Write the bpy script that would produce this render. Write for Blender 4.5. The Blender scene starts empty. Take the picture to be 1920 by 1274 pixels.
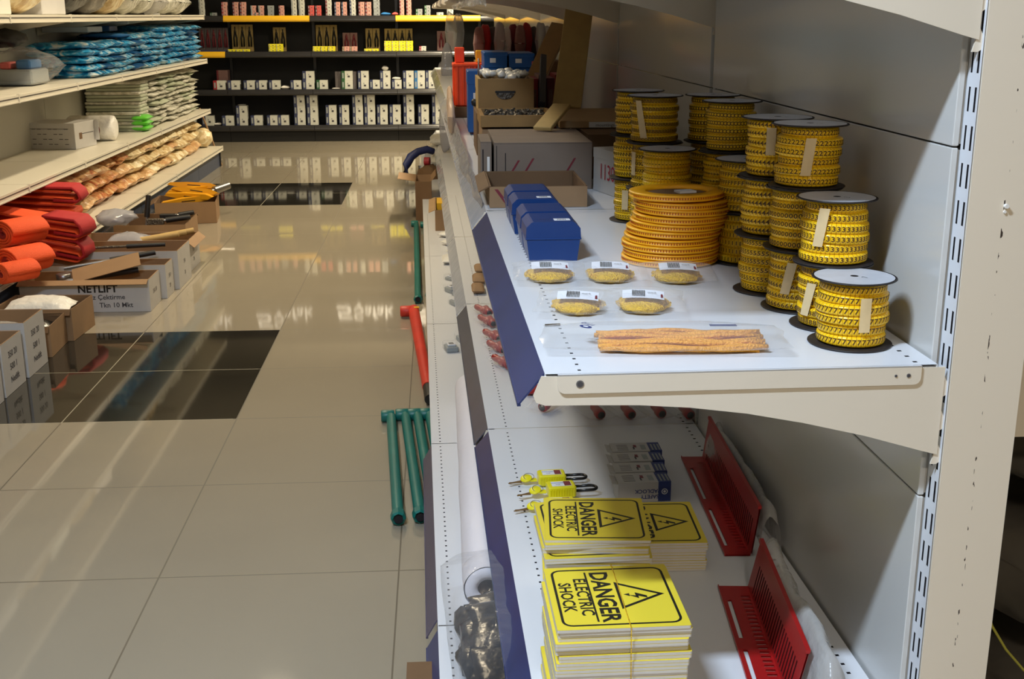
import bpy, math, random
from mathutils import Vector, Matrix
from mathutils import noise as mnoise
random.seed(7)
SC = bpy.context.scene
COL = SC.collection
PI = math.pi

# ------------------------------------------------------------------ camera
FOC, PITCH, YAW, ROLL, CAMH = 2189.42, 0.2711083, 0.0631187, -0.00180247, 1.35850
def cam_axes():
    cp, sp, cy, sy = math.cos(PITCH), math.sin(PITCH), math.cos(YAW), math.sin(YAW)
    fw = Vector((sy*cp, cy*cp, -sp)); rt = Vector((cy, -sy, 0)); up = rt.cross(fw)
    cr, sr = math.cos(ROLL), math.sin(ROLL)
    return rt*cr + up*sr, up*cr - rt*sr, fw
RT, UP, FW = cam_axes()
cam = bpy.data.cameras.new('camera'); cam_o = bpy.data.objects.new('camera', cam); COL.objects.link(cam_o)
cam_o.matrix_world = Matrix(((RT.x, UP.x, -FW.x, 0), (RT.y, UP.y, -FW.y, 0), (RT.z, UP.z, -FW.z, CAMH), (0, 0, 0, 1)))
cam.sensor_width = 36; cam.lens = FOC/1920*36; cam.clip_start = 0.02
SC.camera = cam_o
def at(u, v, z):
    """the point of the photograph (u, v) on the horizontal plane at height z (used to survey the place)"""
    d = RT*((u-960)/FOC) - UP*((v-637)/FOC) + FW
    t = (z-CAMH)/d.z
    return Vector((d.x*t, d.y*t, z))
def aty(u, v, y):
    d = RT*((u-960)/FOC) - UP*((v-637)/FOC) + FW
    t = y/d.y
    return Vector((d.x*t, y, CAMH+d.z*t))

# ------------------------------------------------------------------ world and light
SC.view_settings.view_transform = 'Standard'; SC.view_settings.look = 'None'
SC.view_settings.gamma = 1; SC.view_settings.use_curve_mapping = False
SC.view_settings.exposure = 0.0
w = bpy.data.worlds.new('world'); SC.world = w; w.use_nodes = True
w.node_tree.nodes['Background'].inputs[0].default_value = (0.55, 0.6, 0.7, 1)
w.node_tree.nodes['Background'].inputs[1].default_value = 0.12
CEIL = 3.0
def area(name, loc, sx, sy, power, col, rot=(0, 0, 0)):
    l = bpy.data.lights.new(name, 'AREA'); l.shape = 'RECTANGLE'; l.size = sx; l.size_y = sy
    l.energy = power; l.color = col
    o = bpy.data.objects.new(name, l); COL.objects.link(o); o.location = loc; o.rotation_euler = rot
    return o
WARM = (1.0, 0.84, 0.58); COOL = (0.66, 0.81, 1.0); SOFT = (1.0, 0.86, 0.70)
LAMPS = [  # x, y, size x, size y, power, colour : the ceiling luminaires
    (-0.80, 0.60, 0.60, 0.12, 108, COOL),
    (0.40, -2.2, 0.60, 0.30, 60, SOFT),
    (-1.0, 4.4, 0.16, 1.2, 12, WARM),
    (-1.1, 6.3, 0.16, 1.0, 55, WARM),
    (0.34, 8.8, 0.16, 1.2, 95, WARM),
    (0.34, 12.2, 0.16, 1.2, 170, WARM),
]
for i, (x, y, sx, sy, p, c) in enumerate(LAMPS):
    area('lamp_light', (x, y, CEIL-0.075), sx, sy, p, c)

# ------------------------------------------------------------------ materials
def lin(c):
    return tuple(((v/255)/12.92 if v/255 <= 0.04045 else ((v/255+0.055)/1.055)**2.4) for v in c) + (1,)
M = {}
def mat(name, rgb, rough=0.5, metal=0.0, bump=0.0, bscale=40, var=0.0, vscale=8, spec=0.5, coat=0.0, emit=None, estr=0, detail=3):
    m = bpy.data.materials.new(name); m.use_nodes = True
    nt = m.node_tree; b = nt.nodes['Principled BSDF']
    b.inputs['Base Color'].default_value = lin(rgb)
    b.inputs['Roughness'].default_value = rough; b.inputs['Metallic'].default_value = metal
    b.inputs['Specular IOR Level'].default_value = spec
    b.inputs['Coat Weight'].default_value = coat
    tc = nt.nodes.new('ShaderNodeTexCoord')
    if var:
        n = nt.nodes.new('ShaderNodeTexNoise'); n.inputs['Scale'].default_value = vscale; n.inputs['Detail'].default_value = detail
        nt.links.new(tc.outputs['Object'], n.inputs['Vector'])
        mx = nt.nodes.new('ShaderNodeMix'); mx.data_type = 'RGBA'
        mx.inputs[6].default_value = lin([max(0, c*(1-var)) for c in rgb]); mx.inputs[7].default_value = lin([min(255, c*(1+var)) for c in rgb])
        nt.links.new(n.outputs['Fac'], mx.inputs[0]); nt.links.new(mx.outputs[2], b.inputs['Base Color'])
    if bump:
        n2 = nt.nodes.new('ShaderNodeTexNoise'); n2.inputs['Scale'].default_value = bscale; n2.inputs['Detail'].default_value = detail
        nt.links.new(tc.outputs['Object'], n2.inputs['Vector'])
        bp = nt.nodes.new('ShaderNodeBump'); bp.inputs['Strength'].default_value = bump; bp.inputs['Distance'].default_value = 0.01
        nt.links.new(n2.outputs['Fac'], bp.inputs['Height']); nt.links.new(bp.outputs['Normal'], b.inputs['Normal'])
    if emit:
        b.inputs['Emission Color'].default_value = lin(emit); b.inputs['Emission Strength'].default_value = estr
    M[name] = m
    return m
def clear(name, rgb, opac=0.25, rough=0.15, bump=0.5, bscale=30):
    """thin clear film: mostly see-through with a glossy, slightly milky skin"""
    m = mat(name, rgb, rough, bump=bump, bscale=bscale)
    nt = m.node_tree; b = nt.nodes['Principled BSDF']; out = nt.nodes['Material Output']
    tr = nt.nodes.new('ShaderNodeBsdfTransparent'); mx = nt.nodes.new('ShaderNodeMixShader')
    lw = nt.nodes.new('ShaderNodeLayerWeight'); lw.inputs[0].default_value = 0.35
    ad = nt.nodes.new('ShaderNodeMath'); ad.operation = 'MULTIPLY_ADD'; ad.use_clamp = True
    ad.inputs[1].default_value = 0.3; ad.inputs[2].default_value = opac
    nt.links.new(lw.outputs['Facing'], ad.inputs[0])
    nt.links.new(ad.outputs[0], mx.inputs[0]); nt.links.new(tr.outputs[0], mx.inputs[1]); nt.links.new(b.outputs[0], mx.inputs[2])
    nt.links.new(mx.outputs[0], out.inputs['Surface'])
    return m
def mottled(name, c0, c1, c2, rough):
    """film-wrapped soft goods: three noise tones; in the blue packs the palest paints film highlights"""
    m = mat(name, c1, rough, bump=1.3, bscale=20, detail=5)
    nt = m.node_tree; b = nt.nodes['Principled BSDF']; tc = nt.nodes.new('ShaderNodeTexCoord')
    oi = nt.nodes.new('ShaderNodeObjectInfo'); ad = nt.nodes.new('ShaderNodeVectorMath'); ad.operation = 'MULTIPLY_ADD'; ad.inputs[1].default_value = (9, 7, 5)
    nt.links.new(oi.outputs['Random'], ad.inputs[0]); nt.links.new(tc.outputs['Object'], ad.inputs[2])
    n = nt.nodes.new('ShaderNodeTexNoise'); n.inputs['Scale'].default_value = 11; n.inputs['Detail'].default_value = 5; n.inputs['Distortion'].default_value = 1.5
    nt.links.new(ad.outputs[0], n.inputs['Vector'])
    r = nt.nodes.new('ShaderNodeValToRGB'); e = r.color_ramp.elements; e[0].position = 0.36; e[0].color = lin(c0); e[1].position = 0.66; e[1].color = lin(c2)
    k = e.new(0.5); k.color = lin(c1)
    nt.links.new(n.outputs['Fac'], r.inputs[0]); nt.links.new(r.outputs[0], b.inputs['Base Color'])
    return m
mat('white_steel', (222, 224, 228), 0.28, var=0.02, vscale=3)
mat('cream_steel', (230, 219, 200), 0.45, var=0.015, vscale=5)
mat('panel_white', (205, 204, 200), 0.16, bump=0.02, bscale=5)
mat('dark_slot', (22, 16, 22), 0.8)
mat('strip_blue', (44, 56, 100), 0.28, var=0.15, vscale=9)
mat('strip_grey', (84, 86, 100), 0.3, var=0.18, vscale=7)
mat('strip_mauve', (88, 82, 100), 0.35, var=0.1, vscale=5)
mat('zinc', (150, 150, 155), 0.35, 0.8)
mat('left_white', (218, 212, 196), 0.35)
mat('left_panel', (196, 194, 184), 0.4)
mat('plinth_blue', (60, 70, 92), 0.35)
mat('black_steel', (30, 30, 33), 0.25, spec=0.6)
mat('black_rail', (42, 42, 45), 0.22, spec=0.7)
mat('black_matt', (12, 12, 13), 0.7)
mat('rail_yellow', (238, 186, 40), 0.4)
mat('black', (24, 22, 24), 0.5)
mat('black_gloss', (20, 20, 22), 0.25)
mat('reel_black', (34, 28, 28), 0.55)
mat('reel_white', (196, 198, 204), 0.4, var=0.08, vscale=30)
mat('tape_clear', (222, 196, 148), 0.45, var=0.06, vscale=60)
mat('ink', (84, 54, 10), 0.6)
mat('ink_black', (18, 18, 16), 0.5)
mat('ink_grey', (70, 68, 72), 0.6)
mat('ink_red', (176, 44, 66), 0.6)
mat('ink_blue', (40, 58, 120), 0.5)
mat('coil_orange', (246, 176, 24), 0.3, bump=0.15, bscale=500)
mat('coil_dark', (176, 84, 8), 0.5)
mat('box_blue', (6, 52, 112), 0.38, bump=0.05, bscale=400)
mat('card', (150, 118, 84), 0.75, var=0.06, vscale=12)
mat('card_pale', (172, 140, 100), 0.75, var=0.06, vscale=10)
mat('card_dark', (112, 84, 56), 0.8, var=0.08, vscale=12)
mat('card_grey', (128, 112, 98), 0.75, var=0.08, vscale=9)
mat('carton_white', (196, 194, 192), 0.6, var=0.03, vscale=10)
mat('wood', (150, 114, 64), 0.6, var=0.12, vscale=14)
mat('wood_pale', (186, 156, 98), 0.6, var=0.08, vscale=20)
mat('sign_yellow', (230, 208, 58), 0.35)
mat('sign_edge', (212, 206, 196), 0.7, var=0.04, vscale=30)
mat('lock_yellow', (232, 218, 24), 0.35)
mat('label_white', (226, 228, 234), 0.5)
mat('label_red', (120, 40, 50), 0.5)
mat('brass', (150, 120, 80), 0.35, 0.8)
mat('red_plastic', (164, 22, 24), 0.35)
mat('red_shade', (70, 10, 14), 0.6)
mat('red_cap', (160, 28, 28), 0.4)
mat('gold_label', (250, 182, 20), 0.4, bump=0.8, bscale=300, var=0.15, vscale=200)
mat('marker_orange', (252, 160, 24), 0.4, bump=0.6, bscale=260, var=0.12, vscale=45)
mat('foam', (228, 224, 230), 0.55, bump=0.25, bscale=25)
mat('teal_pipe', (16, 108, 100), 0.4, var=0.1, vscale=10)
mat('red_pipe', (204, 52, 36), 0.45, var=0.1, vscale=8)
mat('sling_orange', (240, 84, 26), 0.7, bump=0.4, bscale=300)
mat('sling_red', (176, 22, 28), 0.7, bump=0.4, bscale=300)
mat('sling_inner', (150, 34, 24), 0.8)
mat('steel', (150, 148, 146), 0.35, 0.9)
mat('tool_yellow', (226, 160, 20), 0.45)
mat('hose_blue', (34, 44, 92), 0.5)
mat('orange_bin', (244, 78, 30), 0.4)
mat('bin_blue', (14, 84, 158), 0.45)
mat('paper_white', (235, 232, 226), 0.7)
mat('parts_grey', (96, 88, 78), 0.45, 0.5, bump=1.0, bscale=90)
mottled('pack_blue', (16, 96, 150), (56, 160, 206), (206, 214, 212), 0.2)  # palest tone puts the white highlights of crinkled film into the colour
mat('pack_navy', (10, 66, 112), 0.3, bump=0.8, bscale=16, var=0.3, vscale=9)
mottled('pack_white', (170, 168, 152), (204, 202, 188), (236, 234, 222), 0.2)
mat('pack_sage', (176, 182, 160), 0.35, bump=0.5, bscale=12, var=0.1, vscale=9)
mat('pack_green', (96, 190, 60), 0.4, bump=0.5, bscale=20)
mottled('bag_peach', (190, 146, 98), (210, 170, 120), (226, 200, 156), 0.3)
mottled('bag_cream', (188, 156, 104), (218, 198, 152), (236, 226, 196), 0.32)
mottled('bag_rust', (168, 92, 56), (196, 138, 88), (220, 184, 130), 0.25)
mat('bag_white', (228, 226, 220), 0.4, bump=0.9, bscale=25, var=0.05)
mat('bag_black', (15, 15, 16), 0.24, bump=0.6, bscale=18)
mat('rear_bag', (84, 80, 74), 0.22, bump=1.2, bscale=8, var=0.6, vscale=5)
mat('cord_yellow', (180, 176, 70), 0.5)
mat('khaki_card', (150, 130, 80), 0.7, var=0.1, vscale=60)
mat('pink_card', (136, 104, 100), 0.7, var=0.1, vscale=60)
mat('grey_card', (88, 82, 84), 0.6, var=0.15, vscale=60)
mat('box_yellow', (236, 226, 40), 0.5)
mat('box_white', (206, 208, 200), 0.5)
mat('box_navy', (52, 60, 96), 0.5)
mat('box_sky', (50, 116, 178), 0.5)
mat('box_green', (44, 92, 56), 0.5)
mat('box_crimson', (160, 36, 50), 0.5)
mat('box_pink', (214, 160, 148), 0.5)
mat('box_rose', (214, 92, 88), 0.5)
mat('box_grey', (150, 156, 158), 0.5)
mat('wall_paint', (196, 188, 170), 0.8)
mat('ceiling_paint', (200, 196, 186), 0.85)
mat('tube_cool', (255, 255, 255), 0.5, emit=(215, 230, 255), estr=9)
mat('tube_warm', (255, 255, 255), 0.5, emit=(255, 232, 190), estr=9)
mat('letter_lit', (255, 255, 255), 0.5, emit=(255, 246, 228), estr=0.8)
mat('header_dark', (30, 26, 26), 0.5)
clear('film', (225, 225, 225), 0.03, 0.12, 0.6, 40)
clear('film_bagged', (190, 190, 194), 0.03, 0.1, 1.0, 26)
clear('film_soft', (214, 212, 208), 0.38, 0.2, 0.7, 25)
clear('film_grey', (170, 170, 178), 0.62, 0.15, 0.7, 14)
clear('film_peach', (226, 196, 170), 0.5, 0.2, 0.8, 14)
clear('film_strip', (206, 210, 220), 0.5, 0.12, 0.4, 8)
clear('film_flat', (205, 205, 205), 0.07, 0.14, 0.35, 14)

def band_material():
    """wound marker tape: narrow sleeves side by side around the reel"""
    m = mat('marker_tape', (216, 170, 18), 0.28)
    nt = m.node_tree; b = nt.nodes['Principled BSDF']
    uv = nt.nodes.new('ShaderNodeTexCoord'); sp = nt.nodes.new('ShaderNodeSeparateXYZ'); nt.links.new(uv.outputs['UV'], sp.inputs[0])
    mu = nt.nodes.new('ShaderNodeMath'); mu.operation = 'MULTIPLY'; mu.inputs[1].default_value = 44; nt.links.new(sp.outputs['X'], mu.inputs[0])
    fr = nt.nodes.new('ShaderNodeMath'); fr.operation = 'PINGPONG'; fr.inputs[1].default_value = 0.5; nt.links.new(mu.outputs[0], fr.inputs[0])
    r = nt.nodes.new('ShaderNodeMapRange'); r.inputs['From Max'].default_value = 0.12; nt.links.new(fr.outputs[0], r.inputs['Value'])
    mx = nt.nodes.new('ShaderNodeMix'); mx.data_type = 'RGBA'; mx.inputs[6].default_value = lin((200, 140, 8)); mx.inputs[7].default_value = lin((252, 204, 22))
    nt.links.new(r.outputs[0], mx.inputs[0]); nt.links.new(mx.outputs[2], b.inputs['Base Color'])
    bp = nt.nodes.new('ShaderNodeBump'); bp.inputs['Strength'].default_value = 0.6; bp.inputs['Distance'].default_value = 0.001
    nt.links.new(r.outputs[0], bp.inputs['Height']); nt.links.new(bp.outputs['Normal'], b.inputs['Normal'])
band_material()

# ------------------------------------------------------------------ mesh building
_glyph = {}
def glyphs(text, size=1.0, align='CENTER', bold=0.0, spacing=1.0):
    key = (text, align, bold, spacing)
    if key not in _glyph:
        c = bpy.data.curves.new('t', 'FONT'); c.body = text; c.align_x = align; c.align_y = 'CENTER'; c.size = 1.0; c.offset = bold
        c.space_character = spacing; c.resolution_u = 2
        o = bpy.data.objects.new('t', c); COL.objects.link(o)
        dg = bpy.context.evaluated_depsgraph_get(); ev = o.evaluated_get(dg); me = ev.to_mesh()
        _glyph[key] = ([tuple(v.co) for v in me.vertices], [tuple(p.vertices) for p in me.polygons])
        ev.to_mesh_clear(); bpy.data.objects.remove(o); bpy.data.curves.remove(c)
    vs, fs = _glyph[key]
    return [(x*size, y*size) for x, y, z in vs], fs
class MB:
    def __init__(s): s.v = []; s.f = []; s.m = []; s.sm = []; s.mats = []; s.uv = {}
    def mi(s, m):
        if m not in s.mats: s.mats.append(m)
        return s.mats.index(m)
    def add(s, vs, fs, m, smooth=False, T=None):
        n = len(s.v)
        s.v += [tuple(T @ Vector(v)) for v in vs] if T is not None else [tuple(v) for v in vs]
        k = s.mi(m)
        for f in fs: s.f.append(tuple(i+n for i in f)); s.m.append(k); s.sm.append(smooth)
        return s
    def box(s, x0, x1, y0, y1, z0, z1, m, T=None, ch=0.0):
        if ch > 0:
            c = ch
            vs = []
            for z, i in ((z0, c), (z0+c, 0), (z1-c, 0), (z1, c)):
                for (x, y) in ((x0+c+i, y0+i), (x1-c-i, y0+i), (x1-i, y0+c+i), (x1-i, y1-c-i), (x1-c-i, y1-i), (x0+c+i, y1-i), (x0+i, y1-c-i), (x0+i, y0+c+i)):
                    vs.append((x, y, z))
            fs = [tuple(range(7, -1, -1)), tuple(range(24, 32))]
            for r in range(3):
                for k in range(8):
                    a = r*8+k; b2 = r*8+(k+1) % 8
                    fs.append((a, b2, b2+8, a+8))
            return s.add(vs, fs, m, False, T)
        vs = [(x0, y0, z0), (x1, y0, z0), (x1, y1, z0), (x0, y1, z0), (x0, y0, z1), (x1, y0, z1), (x1, y1, z1), (x0, y1, z1)]
        fs = [(3, 2, 1, 0), (4, 5, 6, 7), (0, 1, 5, 4), (1, 2, 6, 5), (2, 3, 7, 6), (3, 0, 4, 7)]
        return s.add(vs, fs, m, False, T)
    def lathe(s, prof, m, n=32, T=None, smooth=True, cap=True):
        vs = []; fs = []
        for r, z in prof:
            for k in range(n):
                a = 2*PI*k/n; vs.append((r*math.cos(a), r*math.sin(a), z))
        for i in range(len(prof)-1):
            for k in range(n):
                a = i*n+k; b = i*n+(k+1) % n
                fs.append((a, b, b+n, a+n))
        s.add(vs, fs, m, smooth, T)
        if cap:
            if prof[0][0] > 1e-5: s.add([vs[k] for k in range(n)], [tuple(range(n-1, -1, -1))], m, False, T)
            if prof[-1][0] > 1e-5: s.add([vs[-n+k] for k in range(n)], [tuple(range(n))], m, False, T)
        return s
    def cyl(s, p0, p1, r, m, n=16, r2=None, smooth=True):
        p0 = Vector(p0); p1 = Vector(p1); d = p1-p0; L = d.length
        q = d.to_track_quat('Z', 'Y').to_matrix().to_4x4(); T = Matrix.Translation(p0) @ q
        return s.lathe([(r, 0), (r if r2 is None else r2, L)], m, n, T, smooth)
    def tube(s, pts, r, m, n=8, closed=False):
        pts = [Vector(p) for p in pts]; N = len(pts); vs = []; fs = []
        for i, p in enumerate(pts):
            a = pts[(i-1) % N] if (closed or i > 0) else p; b = pts[(i+1) % N] if (closed or i < N-1) else p
            t = (b-a).normalized(); ref = Vector((0, 0, 1)) if abs(t.z) < 0.9 else Vector((1, 0, 0))
            u = t.cross(ref).normalized(); v = t.cross(u)
            rr = r[i] if isinstance(r, (list, tuple)) else r
            for k in range(n):
                an = 2*PI*k/n; vs.append(tuple(p+u*(rr*math.cos(an))+v*(rr*math.sin(an))))
        for i in range(N if closed else N-1):
            for k in range(n):
                a = i*n+k; b = i*n+(k+1) % n; c = ((i+1) % N)*n
                fs.append((a, b, c+(k+1) % n, c+k))
        if not closed: fs += [tuple(range(n-1, -1, -1)), tuple((N-1)*n+k for k in range(n))]
        return s.add(vs, fs, m, True)
    def prism(s, poly, h0, h1, m, axis='z', T=None, smooth=False):
        """polygon (a, b) pushed between h0 and h1 along an axis"""
        n = len(poly)
        def P(a, b, h): return {'z': (a, b, h), 'y': (a, h, b), 'x': (h, a, b)}[axis]
        vs = [P(a, b, h0) for a, b in poly]+[P(a, b, h1) for a, b in poly]
        fs = [tuple(range(n)), tuple(range(2*n-1, n-1, -1))]
        s.add(vs, fs, m, False, T)
        return s.add(vs, [(k, k+n, (k+1) % n+n, (k+1) % n) for k in range(n)], m, smooth, T)
    def plate(s, a0, a1, b0, b1, holes, F, m, back=None, depth=0.0, backm=None):
        """flat sheet with rectangular holes; F(a, b, d) gives the point at depth d below the sheet"""
        A = sorted({a0, a1} | {x for h in holes for x in h[:2]}); B = sorted({b0, b1} | {x for h in holes for x in h[2:]})
        idx = {}; vs = []; fs = []
        def vi(i, j):
            if (i, j) not in idx: idx[(i, j)] = len(vs); vs.append(F(A[i], B[j], 0))
            return idx[(i, j)]
        hs = [(h[0]+1e-7, h[1]-1e-7, h[2]+1e-7, h[3]-1e-7) for h in holes]
        ia = {a: i for i, a in enumerate(A)}; ib = {b: i for i, b in enumerate(B)}
        skip = set()
        for h in holes:
            for i in range(ia[h[0]], ia[h[1]]):
                for j in range(ib[h[2]], ib[h[3]]): skip.add((i, j))
        for i in range(len(A)-1):
            for j in range(len(B)-1):
                if (i, j) in skip: continue
                fs.append((vi(i, j), vi(i+1, j), vi(i+1, j+1), vi(i, j+1)))
        s.add(vs, fs, m)
        if depth:
            for h in holes:
                c = [(h[0], h[2]), (h[1], h[2]), (h[1], h[3]), (h[0], h[3])]
                s.add([F(a, b, 0) for a, b in c]+[F(a, b, depth) for a, b in c], [(0, 4, 5, 1), (1, 5, 6, 2), (2, 6, 7, 3), (3, 7, 4, 0), (4, 7, 6, 5)], backm or m)
        return s
    def text(s, txt, size, m, T, align='CENTER', bold=0.0, spacing=1.0):
        vs, fs = glyphs(txt, size, align, bold, spacing)
        return s.add([(x, y, 0) for x, y in vs], fs, m, False, T)
    def pillow(s, w, d, h, m, seed=0, nx=14, ny=10, amp=0.25, p=2.6, T=None, seam=0.0, smooth=True, freq=9.0, flat=0.35):
        """a soft filled packet: pinched rim, puckered skin; rests on z=0"""
        rnd = random.Random(seed); off = Vector((rnd.uniform(0, 50), rnd.uniform(0, 50), rnd.uniform(0, 50)))
        def hh(a, b):
            return max(0.0, (1-abs(a)**p))**0.55*max(0.0, (1-abs(b)**p))**0.55
        vs = []
        for sgn in (1, -1):
            for j in range(ny+1):
                for i in range(nx+1):
                    a = 2*i/nx-1; b = 2*j/ny-1
                    k = hh(a, b); q = Vector((a*w*0.5, b*d*0.5, sgn*0.1))*freq+off
                    nz = mnoise.noise(q)*amp + mnoise.noise(q*2.7)*amp*0.5
                    z = h*0.5 + sgn*h*0.5*k*(1+nz*(1.0 if sgn > 0 else flat))
                    wob = 1+0.06*mnoise.noise(Vector((a*1.7, b*1.7, 3))+off)
                    vs.append((a*w*0.5*wob*(1-seam), b*d*0.5*wob, z+ (0 if k > 0 else nz*h*0.15)))
        fs = []; n = (nx+1)*(ny+1)
        for j in range(ny):
            for i in range(nx):
                a = j*(nx+1)+i; fs.append((a, a+1, a+nx+2, a+nx+1)); fs.append((n+a, n+a+nx+1, n+a+nx+2, n+a+1))
        return s.add(vs, fs, m, smooth, T)
    def blob(s, rx, ry, rz, m, seed=0, amp=0.2, freq=2.0, n=20, T=None, squash=0.0):
        rnd = random.Random(seed); off = Vector((rnd.uniform(0, 50), rnd.uniform(0, 50), rnd.uniform(0, 50)))
        vs = []; fs = []; nv = n//2
        for i in range(nv+1):
            th = PI*i/nv
            for k in range(n):
                ph = 2*PI*k/n; d = Vector((math.sin(th)*math.cos(ph), math.sin(th)*math.sin(ph), math.cos(th)))
                r = 1+amp*mnoise.noise(d*freq+off)+amp*0.5*mnoise.noise(d*freq*2.6+off)
                z = d.z*r
                if z < -1+squash: z = -1+squash
                vs.append((d.x*r*rx, d.y*r*ry, (z+1-squash)*rz))
        for i in range(nv):
            for k in range(n):
                a = i*n+k; b = i*n+(k+1) % n; fs.append((a, a+n, b+n, b))
        return s.add(vs, fs, m, True, T)
    def mesh(s, name):
        me = bpy.data.meshes.new(name); me.from_pydata(s.v, [], s.f)
        for k in s.mats: me.materials.append(M[k])
        me.polygons.foreach_set('material_index', s.m); me.polygons.foreach_set('use_smooth', s.sm)
        if s.uv:
            l = me.uv_layers.new(name='UVMap')
            for p in me.polygons:
                for li, vi in zip(p.loop_indices, p.vertices):
                    if vi in s.uv: l.data[li].uv = s.uv[vi]
        me.update(); me.validate()
        return me
    def build(s, name, parent=None, loc=None, rz=0.0, rot=None):
        o = bpy.data.objects.new(name, s.mesh(name)); COL.objects.link(o)
        if parent is not None: o.parent = parent
        if loc is not None: o.location = loc
        o.rotation_euler = rot if rot else (0, 0, rz)
        return o
def tag(o, label=None, cat=None, group=None, kind=None):
    if label: o['label'] = label
    if cat: o['category'] = cat
    if group: o['group'] = group
    if kind: o['kind'] = kind
    return o
def thing(name, label, cat, loc=(0, 0, 0), rz=0.0, group=None, rot=None):
    o = bpy.data.objects.new(name, None); COL.objects.link(o); o.empty_display_size = 0.05
    o.location = loc; o.rotation_euler = rot if rot else (0, 0, rz)
    return tag(o, label, cat, group)
def copy_tree(root, loc, rz=0.0, label=None, group=None, rot=None):
    r = root.copy(); COL.objects.link(r); r.location = loc; r.rotation_euler = rot if rot else (0, 0, rz)
    if label: r['label'] = label
    if group: r['group'] = group
    for ch in list(root.children):
        c = ch.copy(); COL.objects.link(c); c.parent = r
        for g in ch.children:
            d = g.copy(); COL.objects.link(d); d.parent = c
    return r
def TR(x=0, y=0, z=0, rx=0, ry=0, rz=0):
    return Matrix.Translation((x, y, z)) @ Matrix.Rotation(rz, 4, 'Z') @ Matrix.Rotation(ry, 4, 'Y') @ Matrix.Rotation(rx, 4, 'X')

# ------------------------------------------------------------------ the room
def tile_floor():
    m = bpy.data.materials.new('floor_tiles'); m.use_nodes = True; M['floor_tiles'] = m
    nt = m.node_tree; N = nt.nodes; L = nt.links; b = N['Principled BSDF']
    geo = N.new('ShaderNodeNewGeometry'); sp = N.new('ShaderNodeSeparateXYZ'); L.new(geo.outputs['Position'], sp.inputs[0])
    def mth(op, a, b2=None, c=None, clamp=False):
        n = N.new('ShaderNodeMath'); n.operation = op; n.use_clamp = clamp
        for i, x in enumerate((a, b2, c)):
            if x is None: continue
            if isinstance(x, (int, float)): n.inputs[i].default_value = x
            else: L.new(x, n.inputs[i])
        return n.outputs[0]
    X0, Y0, T = -0.7173, 2.7113, 0.6
    tx = mth('DIVIDE', mth('SUBTRACT', sp.outputs['X'], X0), T); ty = mth('DIVIDE', mth('SUBTRACT', sp.outputs['Y'], Y0), T)
    cx = mth('FLOOR', tx); cy = mth('FLOOR', ty)
    ex = mth('PINGPONG', tx, 0.5); ey = mth('PINGPONG', ty, 0.5)
    e = mth('MINIMUM', ex, ey)
    joint = mth('LESS_THAN', e, 0.0035)
    # dark inlay: four tiles from row 2 to 4 and again every eight rows, left of the x0 joint, two columns wide
    rowm = mth('MODULO', mth('ADD', cy, 16-2), 8)
    dark = mth('MULTIPLY', mth('LESS_THAN', rowm, 1.5), mth('LESS_THAN', cx, -0.5))
    dark = mth('MULTIPLY', dark, mth('GREATER_THAN', cx, -2.5-1))
    comb = N.new('ShaderNodeCombineXYZ'); L.new(cx, comb.inputs[0]); L.new(cy, comb.inputs[1])
    wn = N.new('ShaderNodeTexWhiteNoise'); wn.noise_dimensions = '2D'; L.new(comb.outputs[0], wn.inputs['Vector'])
    nz = N.new('ShaderNodeTexNoise'); nz.inputs['Scale'].default_value = 2.5; nz.inputs['Detail'].default_value = 6
    L.new(geo.outputs['Position'], nz.inputs['Vector'])
    c1 = N.new('ShaderNodeMix'); c1.data_type = 'RGBA'; c1.inputs[6].default_value = lin((150, 141, 124)); c1.inputs[7].default_value = lin((158, 149, 131))
    L.new(nz.outputs['Fac'], c1.inputs[0])
    c2 = N.new('ShaderNodeMix'); c2.data_type = 'RGBA'; c2.inputs[7].default_value = lin((38, 36, 32)); L.new(c1.outputs[2], c2.inputs[6]); L.new(dark, c2.inputs[0])
    jc = N.new('ShaderNodeMix'); jc.data_type = 'RGBA'; jc.inputs[6].default_value = lin((96, 88, 74)); jc.inputs[7].default_value = lin((150, 144, 124)); 
    darkl = mth('MULTIPLY', mth('LESS_THAN', mth('MODULO', mth('ADD', mth('FLOOR', mth('ADD', ty, 0.01)), 14), 8), 1.99), mth('LESS_THAN', tx, -0.02))
    L.new(darkl, jc.inputs[0])
    c3 = N.new('ShaderNodeMix'); c3.data_type = 'RGBA'; L.new(joint, c3.inputs[0]); L.new(c2.outputs[2], c3.inputs[6]); L.new(jc.outputs[2], c3.inputs[7])
    L.new(c3.outputs[2], b.inputs['Base Color'])
    L.new(mth('MULTIPLY_ADD', joint, 0.5, 0.045), b.inputs['Roughness'])
    b.inputs['IOR'].default_value = 1.52
    # each tile lies a hair out of level
    vm = N.new('ShaderNodeVectorMath'); vm.operation = 'MULTIPLY_ADD'; L.new(wn.outputs['Color'], vm.inputs[0])
    vm.inputs[1].default_value = (0.0025, 0.006, 0); vm.inputs[2].default_value = (-0.00125, -0.003, 1)
    bp = N.new('ShaderNodeBump'); bp.inputs['Strength'].default_value = 0.002; bp.inputs['Distance'].default_value = 0.01
    n3 = N.new('ShaderNodeTexNoise'); n3.inputs['Scale'].default_value = 6; L.new(geo.outputs['Position'], n3.inputs['Vector'])
    L.new(n3.outputs['Fac'], bp.inputs['Height']); L.new(vm.outputs[0], bp.inputs['Normal'])
    L.new(bp.outputs['Normal'], b.inputs['Normal'])
tile_floor()
XW0, XW1, YW0, YW1 = -5.2, 4.0, -4.0, 14.2
tag(MB().box(XW0, XW1, YW0, YW1, -0.1, 0, 'floor_tiles').build('floor'), kind='structure')
tag(MB().box(XW0, XW1, YW0, YW1, CEIL, CEIL+0.1, 'ceiling_paint').build('ceiling'), kind='structure')
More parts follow.
